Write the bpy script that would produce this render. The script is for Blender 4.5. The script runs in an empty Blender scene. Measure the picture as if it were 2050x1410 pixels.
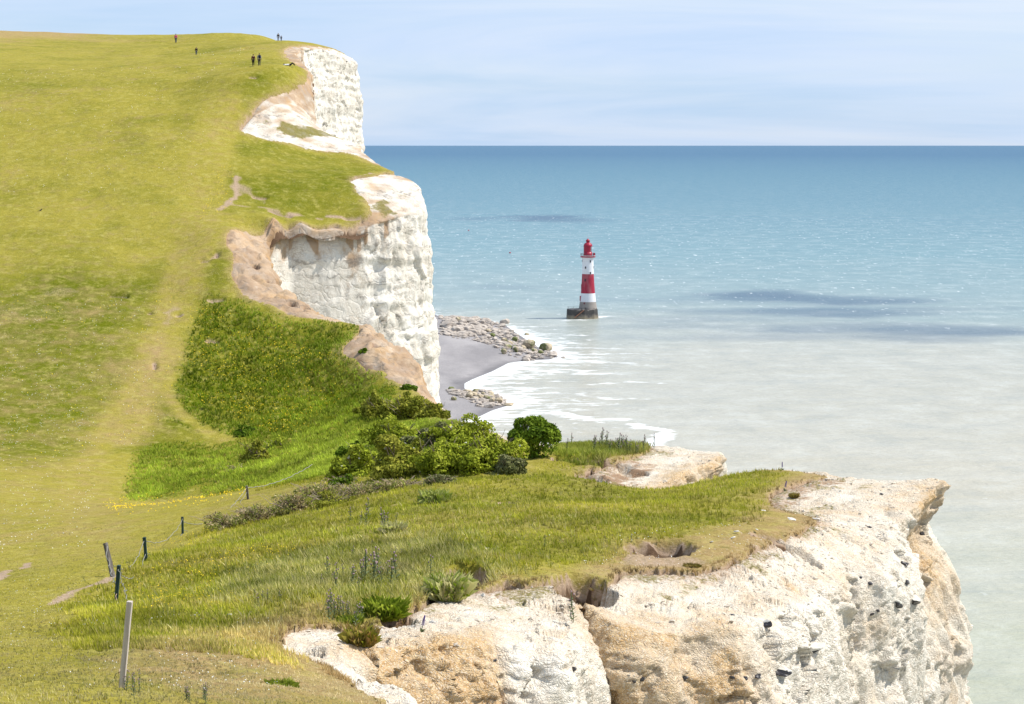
import bpy, bmesh, math, random
import numpy as np
from mathutils import Vector, Matrix
R = math.radians
random.seed(7); RNG = np.random.default_rng(11)
C = bpy.context.scene.collection
F = 4000.0; CX = 1025.0; HY = 291.0; H = 94.0          # focal length and horizon in photograph pixels, eye height above the sea

# ------------------------------------------------------------------ camera, sky, sun, exposure
sc = bpy.context.scene
cam = bpy.data.cameras.new('camera'); cam_o = bpy.data.objects.new('camera', cam); C.objects.link(cam_o)
cam_o.location = (0, 0, H); cam_o.rotation_euler = (R(90), 0, 0)
cam.sensor_width = 36; cam.lens = F / 2050 * 36; cam.shift_y = -(705 - HY) / 2050
cam.clip_start = 0.5; cam.clip_end = 500000
sc.camera = cam_o
sc.view_settings.view_transform = 'Standard'; sc.view_settings.look = 'None'
sc.view_settings.gamma = 1; sc.view_settings.exposure = 0.4
SUN = Vector((0.97, 0.10, 0)).normalized() * math.cos(R(52)) + Vector((0, 0, math.sin(R(52))))
sl = bpy.data.lights.new('sun', 'SUN'); sl.energy = 4.4; sl.angle = R(0.5); sl.color = (1.0, 0.955, 0.88)
so = bpy.data.objects.new('sun', sl); C.objects.link(so); so.rotation_euler = SUN.to_track_quat('Z', 'Y').to_euler(); so.location = (60, 0, 160)
w = bpy.data.worlds.new('World'); sc.world = w; w.use_nodes = True
nt = w.node_tree; N = nt.nodes; L = nt.links
for n in list(N): N.remove(n)
def nd(t, **k):
    n = N.new(t)
    for a, b in k.items(): setattr(n, a, b)
    return n
wo = nd('ShaderNodeOutputWorld'); bg = nd('ShaderNodeBackground'); bg.inputs[1].default_value = 0.12
sky = nd('ShaderNodeTexSky'); sky.sky_type = 'NISHITA'; sky.sun_disc = False
sky.sun_elevation = R(52); sky.sun_rotation = math.atan2(SUN.x, SUN.y); sky.air_density = 1.0; sky.dust_density = 0.6; sky.ozone_density = 1.6; sky.altitude = 50
tc = nd('ShaderNodeTexCoord'); mp = nd('ShaderNodeMapping'); mp.inputs['Scale'].default_value = (1.0, 1.0, 9.0)
L.new(tc.outputs['Generated'], mp.inputs[0])
nz = nd('ShaderNodeTexNoise'); nz.inputs['Scale'].default_value = 3.2; nz.inputs['Detail'].default_value = 7; nz.inputs['Roughness'].default_value = 0.5
nz.inputs['Distortion'].default_value = 0.5
L.new(mp.outputs[0], nz.inputs[0])
cr = nd('ShaderNodeValToRGB'); cr.color_ramp.elements[0].position = 0.38; cr.color_ramp.elements[1].position = 0.68
cr.color_ramp.elements[0].color = (0.80, 0.80, 0.80, 1); cr.color_ramp.elements[1].color = (0.97, 0.97, 0.97, 1)
L.new(nz.outputs[0], cr.inputs[0])
mx = nd('ShaderNodeMix', data_type='RGBA'); 
nz2 = nd('ShaderNodeTexNoise'); nz2.inputs['Scale'].default_value = 2.1; nz2.inputs['Detail'].default_value = 8; nz2.inputs['Roughness'].default_value = .55; nz2.inputs['Distortion'].default_value = .8
mp2 = nd('ShaderNodeMapping'); mp2.inputs['Scale'].default_value = (1.3, 1.0, 16.0); mp2.inputs['Location'].default_value = (.3, .2, .4); mp2.inputs['Rotation'].default_value = (0, .05, 0)
L.new(tc.outputs['Generated'], mp2.inputs[0]); L.new(mp2.outputs[0], nz2.inputs[0])
cr2 = nd('ShaderNodeValToRGB'); e2 = cr2.color_ramp.elements; e2[0].position = .30; e2[1].position = .70; e2[0].color = (3.0, 4.25, 6.0, 1); e2[1].color = (4.6, 5.25, 6.35, 1)
em = e2.new(.5); em.color = (3.85, 4.8, 6.3, 1)
L.new(nz2.outputs[0], cr2.inputs[0])     # thin high veil of cloud
L.new(cr2.outputs[0], [q for q in mx.inputs if q.name == 'B' and q.type == 'RGBA'][0])
L.new(cr.outputs[0], mx.inputs['Factor']); L.new(sky.outputs[0], mx.inputs['A'])
L.new(mx.outputs['Result'], bg.inputs[0]); L.new(bg.outputs[0], wo.inputs[0])

# ------------------------------------------------------------------ noise in numpy
_p = RNG.permutation(256); _p = np.concatenate([_p, _p, _p])
_g = RNG.normal(size=(256, 3)); _g /= np.linalg.norm(_g, axis=1)[:, None]
def pn(P):
    P = np.asarray(P, float); s = P.shape[:-1]; P = P.reshape(-1, 3)
    i = np.floor(P).astype(int); f = P - i; i &= 255
    u = f * f * f * (f * (f * 6 - 15) + 10); out = 0
    for dx in (0, 1):
        wx = u[:, 0] if dx else 1 - u[:, 0]
        for dy in (0, 1):
            wy = u[:, 1] if dy else 1 - u[:, 1]
            for dz in (0, 1):
                wz = u[:, 2] if dz else 1 - u[:, 2]
                h = _p[_p[_p[(i[:, 0] + dx) & 255] + ((i[:, 1] + dy) & 255)] + ((i[:, 2] + dz) & 255)]
                out = out + wx * wy * wz * ((f - (dx, dy, dz)) * _g[h]).sum(1)
    return (out * 1.6).reshape(s)
def fbm(P, o=4, r=0.5):
    P = np.asarray(P, float); a = 1; t = 0; n = 0
    for k in range(o): t = t + a * pn(P * 2.03 ** k + k * 17.3); n += a; a *= r
    return t / n
def ridge(P, o=4):
    a = 1; t = 0; n = 0
    for k in range(o): t = t + a * (1 - 2 * np.abs(pn(P * 2.1 ** k + k * 9.1))); n += a; a *= 0.5
    return t / n
_cr = RNG.random((256, 3))
def facet(P, tilt=1.0):
    "broken rock: every cell is a tilted plane of its own height"
    s = P.shape[:-1]; P = P.reshape(-1, 3); i = np.floor(P).astype(int); f = P - i; f1 = np.full(len(P), 9.0); f2 = f1.copy(); v = np.zeros(len(P))
    for dx in (-1, 0, 1):
        for dy in (-1, 0, 1):
            for dz in (-1, 0, 1):
                j = i + (dx, dy, dz); h = _p[_p[_p[j[:, 0] & 255] + (j[:, 1] & 255)] + (j[:, 2] & 255)]
                e = f - (_cr[h] + (dx, dy, dz)); d = (e ** 2).sum(1); val = (e * _g[h]).sum(1) * tilt + (h / 255.0 - .5)
                c = d < f1; f2 = np.where(c, f1, np.minimum(f2, d)); v = np.where(c, val, v); f1 = np.where(c, d, f1)
    return v.reshape(s), np.minimum(np.sqrt(f2) - np.sqrt(f1), .2).reshape(s)
def worley(P):
    s = P.shape[:-1]; P = P.reshape(-1, 3); i = np.floor(P).astype(int); f = P - i
    f1 = np.full(len(P), 9.0); f2 = np.full(len(P), 9.0); idv = np.zeros(len(P))
    for dx in (-1, 0, 1):
        for dy in (-1, 0, 1):
            for dz in (-1, 0, 1):
                j = i + (dx, dy, dz)
                h = _p[_p[_p[j[:, 0] & 255] + (j[:, 1] & 255)] + (j[:, 2] & 255)]
                d = ((_cr[h] + (dx, dy, dz) - f) ** 2).sum(1)
                c = d < f1; f2 = np.where(c, f1, np.minimum(f2, d)); idv = np.where(c, h / 255.0, idv); f1 = np.where(c, d, f1)
    return np.sqrt(f1).reshape(s), np.sqrt(f2).reshape(s), idv.reshape(s)
def ss(a, b, x): t = np.clip((x - a) / (b - a), 0, 1); return t * t * (3 - 2 * t)

# ------------------------------------------------------------------ the shape of the land: surveyed points joined by a thin plate
def P3(px, py, Y): return ((px - CX) / F * Y, Y, H - (py - HY) / F * Y)
# edge rows: cliff lip (px, py, distance) | edge of the turf | brownness | overhang
NEAR = [(4600,3000,4, 3600,2900,4,.5,0),(1900,2020,12, 1650,2000,12,.5,0),(1150,1650,24, 1050,1650,24,.5,0),(960,1500,31, 860,1480,31,.4,0),(880,1440,35, 790,1440,34,.2,0),(830,1405,38, 750,1410,36,.1,0),
(800,1378,41, 705,1378,40,.1,0),(745,1372,42.5, 680,1358,42,.2,0),(692,1362,43.5, 640,1342,43.5,.2,0),(681,1330,45.5, 572,1325,44.5,.3,0),(680,1292,48, 562,1288,47,.9,0),
(705,1290,48.6, 600,1258,50.5,1,0),(742,1302,48.5, 700,1262,51.5,1,0),(775,1302,48.8, 745,1258,52.3,1,0),(850,1290,49.5, 805,1245,53,1,0),(930,1283,50.5, 860,1207,56.5,1,0),
(985,1285,51, 900,1190,58,.9,0),(1040,1305,51, 960,1180,59.5,.1,0),(1090,1305,51.5, 1040,1170,60.5,.1,0),(1130,1270,54, 1100,1165,61,.2,0),(1158,1215,59, 1150,1163,62,.7,0),
(1188,1222,59, 1228,1168,62.5,.9,0),(1230,1252,57.5, 1250,1148,64.5,.9,0),(1300,1264,57.5, 1300,1146,65,.8,0),(1400,1262,58.5, 1390,1148,65.5,.8,0),(1480,1252,60, 1445,1138,66.3,.5,0),
(1550,1232,62, 1490,1120,68,.1,0),(1605,1212,64, 1512,1105,69.5,.0,0),(1624,1198,66.5, 1540,1097,70.5,0,0),(1642,1165,70, 1570,1090,71.5,.4,0),(1700,1152,72.3, 1600,1081,73,.35,0),
(1760,1130,74, 1640,1068,74.6,.2,0),(1792,1095,76.5, 1655,1046,78,.1,0),(1800,1062,79, 1640,1038,79,.0,.3),(1818,1030,82, 1590,1030,80.5,.4,.9),(1852,1000,85, 1550,1010,83,.8,1.2),
(1884,968,88, 1558,985,86.5,.6,1.2),(1873,962,90, 1600,972,88.5,0,.8),(1800,964,92.5, 1640,962,91,0,.2),(1715,960,96, 1680,959,93.5,.3,0),(1650,948,98.5, 1640,950,97,.5,0),
(1560,941,101, 1560,943,100,.5,0),(1500,946,102.5, 1500,948,101.5,.5,0),(1440,955,103, 1440,957,102,.5,0),(1390,968,102, 1390,970,101,.5,0),(1330,983,101, 1330,985,100,.3,0),
(1262,997,100, 1255,999,99,.3,0),(1238,998,101.5, 1190,1003,100,.2,0),(1270,985,104, 1140,988,103,.6,0),(1325,966,107, 1165,962,105.5,.7,0),(1375,942,110, 1210,942,109,.8,.3),
(1420,926,113, 1250,925,112,.8,.8),(1446,911,117, 1290,910,116,.6,1.0),(1425,906,119, 1310,902,118.5,0,.3),(1370,900,121.5, 1320,897,120.5,.2,0),(1320,893,123.5, 1305,895,122,.5,0),
(1250,892,126, 1245,893,125,.5,0),(1130,898,129, 1130,900,128,.5,0),(1010,872,136, 1005,874,135,.5,0),(940,850,150, 935,852,149,.5,0),(897,840,163, 890,842,162.5,.5,0)]
FAR = [(940,850,150, 935,852,149,.5,0),(897,840,163, 890,842,162.5,.5,0),(886,833,173, 878,835,172.5,.5,0),(876,812,180, 862,812,179.5,.5,0),(862,795,185, 835,785,184.5,.8,0),(845,770,189, 805,772,187,1,0),
(828,742,192, 765,745,189.5,1,0),(815,712,195.5, 720,722,192,1,0),(785,688,199, 690,705,194.5,1,0),(755,668,202, 705,685,197.5,1,0),(732,655,204.5, 725,660,203,.8,0),(700,645,206.5, 700,650,205.5,.7,0),
(650,636,208.5, 645,642,207,.7,0),(628,628,210, 580,632,208,1,0),(603,605,213, 540,612,210.5,1,0),(572,585,216, 505,603,212,1,0),(548,565,219, 480,575,215.5,1,0),(540,540,222, 465,555,217.5,1,0),
(533,515,226, 470,515,222,1,0),(523,487,231, 450,487,226,.9,0),(535,472,234, 470,462,230,.9,0),(575,463,236.5, 545,441,235,.7,0),(630,460,238, 600,447,237,.4,0),(690,458,239, 685,454,238.7,.4,0),
(740,446,241, 735,436,241.5,.4,0),(775,437,242.5, 745,425,243,.3,0),(805,430,244, 735,405,246,.2,0),(830,425,246, 720,385,248,.1,0),(845,410,249, 705,362,252,0,0),(843,385,252.5, 745,355,255,0,0),
(832,366,256, 770,352,258,.1,0),(812,356,260, 795,351,260,.3,0),(775,340,264, 768,337,264,.3,0),(742,320,269, 715,314,268,.2,0),(722,303,271.5, 650,305,268.5,.1,0),(716,292,274, 590,292,267.5,.1,0),
(690,281,278, 520,278,266.5,.1,0),(655,271,281, 485,265,266.5,.15,0),(636,258,283, 490,248,268.5,.2,0),(634,230,284.5, 505,230,271,.3,0),(630,205,286, 515,212,273.5,.4,0),(626,185,287.5, 550,195,277,.6,0),
(623,168,289, 600,172,284,.6,0),(622,150,292, 615,152,290,.6,0),(612,135,296, 600,138,294,.5,0),(600,122,302, 580,122,300,.7,0),(592,110,312, 570,108,310,.6,0),(602,98,325, 580,96,324,.3,0),
(640,96,336, 630,94,337,.1,0),(675,103,343, 668,100,344,0,0),(698,114,349, 690,110,350,0,0),(711,130,356, 700,126,358,0,0),(705,150,372, 690,148,374,0,0),(660,160,400, 640,160,402,0,0),
(560,160,470, 540,160,472,0,0)]
INNER = [(243,1387,27),(232,1212,60),(225,1157,67),(292,1127,88),(366,1073,112),(497,1002,148),(200,950,163),(205,900,174),(210,800,188),(215,700,200),(210,600,213),(200,500,226),(190,400,241),(185,300,257),(180,200,276),
(515,137,290),(393,115,325),(352,90,382),(553,86,398),(0,67,430),(235,75,415),(0,140,300),(0,300,258),(0,500,226),(0,700,199),(0,900,171),(0,1000,143),(0,1150,75),(0,1300,43),(0,1400,31),(350,200,277),(350,300,257),
(350,400,241),(350,500,227),(350,600,214),(350,700,201),(350,800,189),(450,850,183),(450,300,259),(430,400,242),(560,350,252),(640,400,245),(600,320,262),(700,340,262),
(600,1200,55),(850,1250,51.5),(950,1140,62),(1200,1130,66),(1350,1110,68),(1500,1060,74),(1700,1000,84),(1500,1000,84),(1300,1040,76),(1100,1080,70),(900,1050,76),(1000,980,92),(1150,960,97),(1230,920,112),
(700,1100,70),(500,1150,66),(400,1250,50),(600,1320,42),(400,1400,30),(600,1400,33),(700,1030,88),(560,1040,98),(430,1060,106),(750,960,110),(900,960,105),(600,950,150),(700,920,142),(820,890,142),(560,900,172),
(700,850,176),(800,830,176),(400,900,176),(300,950,165),(300,1020,145),(150,1050,122),(600,720,199),(700,780,190),(500,700,202),(450,640,208),(1200,1000,92),(1400,1040,77)]
PTS = [P3(*r[:3]) for r in NEAR + FAR[2:]] + [P3(*r[3:6]) for r in NEAR + FAR[2:]] + [P3(*p) for p in INNER]
PTS += [(0, 0, H - 1.75), (-2, 10, H - 4.3), (-4, 18, H - 6.2), (-15, 5, H - 3.2), (-40, 0, H - 4), (-15, -20, H + 2), (8, -20, H + .5), (-60, 40, H - 9), (-120, 120, H - 20), (-150, 165, H - 24), (-110, 200, H - 17),
        (-140, 260, H + 1), (-160, 330, H + 17), (-180, 430, H + 25), (-100, 500, H + 22), (-250, 500, H + 26), (-40, 470, H + 12)]
PTS = np.array(PTS); SC = 50.0
def _phi(r2): return np.where(r2 > 0, 0.5 * r2 * np.log(r2 + 1e-12), 0)
_xy = PTS[:, :2] / SC; n = len(PTS)
K = _phi(((_xy[:, None] - _xy[None]) ** 2).sum(-1)) + np.eye(n) * 2e-5
A = np.zeros((n + 3, n + 3)); A[:n, :n] = K; A[:n, n] = 1; A[:n, n + 1:] = _xy; A[n:, :n] = A[:n, n:].T
_w = np.linalg.solve(A, np.concatenate([PTS[:, 2], [0, 0, 0]]))
def zt(X, Y):
    X = np.asarray(X, float); s = X.shape; q = np.stack([X.ravel(), np.broadcast_to(Y, s).ravel()], 1) / SC; out = np.empty(len(q))
    for a in range(0, len(q), 40000):
        b = q[a:a + 40000]
        out[a:a + 40000] = _phi((b[:, :1] - _xy[:, 0]) ** 2 + (b[:, 1:] - _xy[:, 1]) ** 2) @ _w[:n] + _w[n] + b @ _w[n + 1:]
    return out.reshape(s)
_YS = np.concatenate([np.arange(20, 130, .15), np.arange(130, 430, .4)])
def hit(px, py, y0=20):
    z = zt((px - CX) / F * _YS, _YS); ray = H - (py - HY) / F * _YS
    k = np.nonzero((z >= ray) & (_YS >= y0))[0]
    Y = _YS[k[0]] if len(k) else 420.0
    return np.array([(px - CX) / F * Y, Y])
def on(px, py, y0=20):
    a = hit(px, py, y0); return (a[0], a[1], float(zt(a[0], a[1])))
def catmull(P, m):
    P = np.asarray(P, float); Q = np.concatenate([[2 * P[0] - P[1]], P, [2 * P[-1] - P[-2]]]); out = []
    for i in range(1, len(Q) - 2):
        d = np.linalg.norm(Q[i, :2] - Q[i + 1, :2]); k = max(3, int(d / m(Q[i, 1]))); t = np.arange(k)[:, None] / k
        a, b, c, e = Q[i - 1], Q[i], Q[i + 1], Q[i + 2]
        out.append(.5 * (2 * b + (c - a) * t + (2 * a - 5 * b + 4 * c - e) * t * t + (3 * b - 3 * c + e - a) * t ** 3))
    return np.concatenate(out + [P[-1:]])
def rowarr(rows):
    out = []
    for r in rows:
        a = P3(*r[:3]); b = P3(*r[3:6]); out.append([a[0], a[1], b[0], b[1], r[6], r[7]])
    return np.array(out)

# ------------------------------------------------------------------ mesh helpers
def raw_mesh(name, V, faces, mat, parent=None, attrs=None, smooth=True):
    me = bpy.data.meshes.new(name); V = np.ascontiguousarray(V, np.float32).reshape(-1, 3); faces = np.asarray(faces, np.int32)
    k = faces.shape[1]; me.vertices.add(len(V)); me.vertices.foreach_set('co', V.ravel())
    me.loops.add(faces.size); me.loops.foreach_set('vertex_index', faces.ravel())
    me.polygons.add(len(faces)); me.polygons.foreach_set('loop_start', np.arange(0, faces.size, k, dtype=np.int32))
    me.polygons.foreach_set('loop_total', np.full(len(faces), k, np.int32))
    me.polygons.foreach_set('use_smooth', np.full(len(faces), smooth, bool))
    me.update(calc_edges=True)
    for an, av in (attrs or {}).items():
        a = me.attributes.new(an, 'FLOAT_COLOR', 'POINT'); av = np.asarray(av, np.float32)
        if av.shape[-1] == 3: av = np.concatenate([av, np.ones(av.shape[:-1] + (1,), np.float32)], -1)
        a.data.foreach_set('color', np.ascontiguousarray(av).ravel())
    me.materials.append(mat)
    o = bpy.data.objects.new(name, me); C.objects.link(o); o.parent = parent
    return o
def grid_faces(h, w, keep=None):
    i = np.arange(h * w).reshape(h, w)
    f = np.stack([i[:-1, :-1], i[:-1, 1:], i[1:, 1:], i[1:, :-1]], -1).reshape(-1, 4)
    if keep is not None:
        k = keep.reshape(h, w); kk = (k[:-1, :-1] | k[:-1, 1:] | k[1:, 1:] | k[1:, :-1]).ravel(); f = f[kk]
    return f
def compact(V, f, attrs):
    u, inv = np.unique(f, return_inverse=True); return V.reshape(-1, 3)[u], inv.reshape(f.shape), {k: a.reshape(-1, a.shape[-1])[u] for k, a in attrs.items()}
def tag(o, label=None, cat=None, group=None, kind=None):
    if label: o['label'] = label
    if cat: o['category'] = cat
    if group: o['group'] = group
    if kind: o['kind'] = kind
    return o
def empty(name, loc, label, cat, group=None, rz=0):
    o = bpy.data.objects.new(name, None); C.objects.link(o); o.location = loc; o.rotation_euler = (0, 0, rz); o.empty_display_size = .3
    return tag(o, label, cat, group)

# ------------------------------------------------------------------ materials
class M:
    def __init__(s, name, rough=0.8, spec=0.3):
        s.m = bpy.data.materials.new(name); s.m.use_nodes = True; s.t = s.m.node_tree; s.b = s.t.nodes['Principled BSDF']
        s.b.inputs['Roughness'].default_value = rough; s.b.inputs['Specular IOR Level'].default_value = spec
        s.geo = s.n('ShaderNodeNewGeometry').outputs['Position']
    def n(s, t, **k):
        x = s.t.nodes.new(t)
        for a, b in k.items(): setattr(x, a, b)
        return x
    def l(s, a, b): s.t.links.new(a, b)
    def put(s, inp, v):
        if hasattr(v, 'links') or isinstance(v, bpy.types.NodeSocket): s.l(v, inp)
        else: inp.default_value = v
    def noise(s, scale, detail=5, rough=.55, vec=None, stretch=None, dist=0):
        x = s.n('ShaderNodeTexNoise'); x.inputs['Scale'].default_value = scale; x.inputs['Detail'].default_value = detail; x.inputs['Roughness'].default_value = rough; x.inputs['Distortion'].default_value = dist
        v = vec or s.geo
        if stretch:
            mm = s.n('ShaderNodeMapping'); mm.inputs['Scale'].default_value = stretch; s.l(v, mm.inputs[0]); v = mm.outputs[0]
        s.l(v, x.inputs['Vector']); return x.outputs[0]
    def vor(s, scale, feature='F1', vec=None, out='Distance', stretch=None):
        x = s.n('ShaderNodeTexVoronoi', feature=feature); x.inputs['Scale'].default_value = scale; v = vec or s.geo
        if stretch:
            mm = s.n('ShaderNodeMapping'); mm.inputs['Scale'].default_value = stretch; s.l(v, mm.inputs[0]); v = mm.outputs[0]
        s.l(v, x.inputs['Vector']); return x.outputs[out]
    def ramp(s, f, stops, interp='LINEAR'):
        x = s.n('ShaderNodeValToRGB'); e = x.color_ramp.elements; x.color_ramp.interpolation = interp
        while len(e) < len(stops): e.new(0.5)
        for q, (p, c) in zip(e, stops):
            q.position = p; c = (c, c, c) if not isinstance(c, tuple) else c; q.color = (*c, 1)
        s.l(f, x.inputs[0]); return x.outputs[0]
    def mix(s, f, a, b, mode='MIX'):
        x = s.n('ShaderNodeMix', data_type='RGBA', blend_type=mode)
        for nm, v in (('Factor', f), ('A', a), ('B', b)):
            i = [q for q in x.inputs if q.name == nm and (q.type == 'RGBA' or nm == 'Factor')][0]
            if isinstance(v, tuple): v = (*v, 1)
            s.put(i, v)
        return [q for q in x.outputs if q.type == 'RGBA'][0]
    def math(s, op, a, b=0.0, c=None, clamp=False):
        x = s.n('ShaderNodeMath', operation=op, use_clamp=clamp); s.put(x.inputs[0], a); s.put(x.inputs[1], b)
        if c is not None: s.put(x.inputs[2], c)
        return x.outputs[0]
    def attr(s, name):
        a = s.n('ShaderNodeAttribute', attribute_name=name); sp = s.n('ShaderNodeSeparateColor'); s.l(a.outputs['Color'], sp.inputs[0])
        return list(sp.outputs) + [a.outputs['Alpha'], a.outputs['Color']]
    def col(s, c): s.put(s.b.inputs['Base Color'], (*c, 1) if isinstance(c, tuple) else c); return s
    def bump(s, h, strength=.5, dist=.05, prev=None):
        x = s.n('ShaderNodeBump'); x.inputs['Strength'].default_value = strength; x.inputs['Distance'].default_value = dist
        s.l(h, x.inputs['Height'])
        if prev: s.l(prev, x.inputs['Normal'])
        s.l(x.outputs[0], s.b.inputs['Normal']); return x.outputs[0]

def m_plain(name, c, rough=.7, var=.25, scale=8, spec=.3, metal=0):
    m = M(name, rough, spec); f = m.noise(scale, 5); m.col(m.mix(m.ramp(f, [(.3, 0.), (.7, 1.)]), tuple(x * (1 - var) for x in c), tuple(min(1, x * (1 + var * .6)) for x in c)))
    m.bump(m.noise(scale * 3, 4), .25, .01); m.b.inputs['Metallic'].default_value = metal; return m.m

# chalk: attr "ck" = (brown, dirt/turf-scrap, drip, scale) ; scale 0 near .. 1 far
def m_chalk(name, s, far=False):
    m = M(name, .92, .12); br, grs, drip, soil, _ = m.attr('ck')
    n1 = m.noise(.9 / s, 7, .6); n2 = m.noise(7 / s, 5, .6); n3 = m.noise(.25 / s, 4)
    base = m.mix(m.ramp(n1, [(.3, 0.), (.7, 1.)]), (.60, .54, .44), (.82, .775, .69))
    base = m.mix(m.ramp(n2, [(.5, 0.), (.72, .45)]), base, (.55, .43, .29))
    tan = m.mix(m.ramp(n2, [(.35, 0.), (.65, 1.)]), (.40, .235, .095), (.64, .48, .28))
    if far: tan = m.mix(m.ramp(n1, [(.3, 0.), (.7, 1.)]), (.22, .13, .075), (.50, .38, .265)); base = m.mix(m.ramp(n1, [(.35, 0.), (.65, 1.)]), (.60, .555, .475), (.77, .735, .665))
    if not far: tan = m.mix(m.ramp(m.noise(22 / s, 3), [(.52, 0.), (.6, .8)]), tan, (.62, .54, .43))
    f = m.math('ADD', br, m.math('MULTIPLY', m.math('SUBTRACT', n1, .5), 1.3)); f = m.ramp(f, [(.25, 0.), (.95, 1.)])
    c = m.mix(f, base, tan)
    fd = m.ramp(m.math('ADD', drip, m.math('MULTIPLY', m.math('SUBTRACT', n2, .5), .7)), [(.3, 0.), (.75, .85)])
    c = m.mix(fd, c, (.34, .215, .12))
    c = m.mix(m.math('MULTIPLY', m.math('MULTIPLY', f, 1.0), m.ramp(m.noise(1.3 / s, 5, .6, stretch=(1, 1, .18)), [(.45, 0.), (.7, .45)])), c, (.50, .30, .11))
    fs = m.ramp(m.math('ADD', soil, m.math('MULTIPLY', m.math('SUBTRACT', n2, .5), 1.1)), [(.3, 0.), (.75, 1.)])
    so = m.mix(n2, (.20, .12, .07), (.45, .30, .19)) if not far else m.mix(n1, (.20, .125, .08), (.36, .24, .155)); c = m.mix(fs, c, so)
    fg = m.ramp(m.math('ADD', grs, m.math('MULTIPLY', m.math('SUBTRACT', n2, .5), 1.3)), [(.35, 0.), (.7, 1.)])
    gc = m.mix(m.noise(14 / s, 4), (.10, .10, .02), (.26, .22, .07)); c = m.mix(fg, c, gc)
    # cracks and joints of the chalk
    vd = m.n('ShaderNodeVectorMath', operation='ADD'); nn = m.n('ShaderNodeTexNoise'); nn.inputs['Scale'].default_value = 2.2 / s; m.l(m.geo, nn.inputs['Vector'])
    sc_ = m.n('ShaderNodeVectorMath', operation='SCALE'); m.l(nn.outputs['Color'], sc_.inputs[0]); sc_.inputs['Scale'].default_value = .5 * s; m.l(m.geo, vd.inputs[0]); m.l(sc_.outputs[0], vd.inputs[1])
    wv = vd.outputs[0]
    v1 = m.vor(3.2 / s, 'DISTANCE_TO_EDGE', wv, stretch=(1, 1, 1.7)); v2 = m.vor(9 / s, 'DISTANCE_TO_EDGE', wv, stretch=(1, 1, 1.5)); v3 = m.vor(9 / s, 'F1', wv, stretch=(1, 1, 1.5))
    v4 = m.vor(4.6 / s, 'DISTANCE_TO_EDGE', wv, stretch=(1, 1, 2.0)); crack = m.math('MULTIPLY', m.ramp(m.math('MINIMUM', v4, v2), [(.0, 1.), (.055, 0.)]), m.ramp(m.noise(1.1 / s, 3), [(.34, .08), (.62, .62)]))
    c = m.mix(crack, c, (.30, .20, .12))
    if far:      # rain streaks, joints and broken flint bands
        st = m.noise(.55, 6, .65, wv, (1, 1, .10)); c = m.mix(m.ramp(st, [(.50, 0.), (.70, .42)]), c, (.42, .38, .33)); c = m.mix(m.ramp(st, [(.26, .45), (.40, 0.)]), c, (.62, .50, .35))
        bd = m.noise(1.0, 2, .5, wv, (.03, .03, .75)); c = m.mix(m.math('MULTIPLY', m.ramp(bd, [(.475, 0.), (.5, 1.), (.525, 0.)]), m.ramp(m.noise(.8, 4), [(.46, 0.), (.58, .7)])), c, (.16, .14, .12))
        jt = m.noise(1.3, 4, .6, wv, (1, 1, .16)); c = m.mix(m.math('MULTIPLY', m.ramp(jt, [(.49, 0.), (.5, 1.), (.51, 0.)]), m.ramp(m.noise(.5, 3), [(.45, 0.), (.6, .5)])), c, (.26, .23, .19))
    m.col(c)
    h = m.math('ADD', m.math('MULTIPLY', m.ramp(m.math('MINIMUM', v1, v4), [(0., 0.), (.12, 1.)]), .5), m.math('MULTIPLY', m.ramp(v2, [(0., 0.), (.15, 1.)]), .35))
    h = m.math('ADD', h, m.math('MULTIPLY', v3, -.5)); h = m.math('ADD', h, m.math('MULTIPLY', m.noise(30 / s, 4), .5))
    if far:
        h = m.math('ADD', m.noise(1.6, 6, .62, stretch=(1, 1, .5)), m.math('MULTIPLY', m.ramp(m.vor(.55, 'DISTANCE_TO_EDGE', wv, stretch=(1, 1, 1.3)), [(0., 0.), (.10, 1.)]), .35))
    m.bump(h, .42 if far else .6, .24 if far else .08); return m.m
CHALK_N = m_chalk('chalk_near', 1.0); CHALK_F = m_chalk('chalk_far', 3.2, True)

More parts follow.
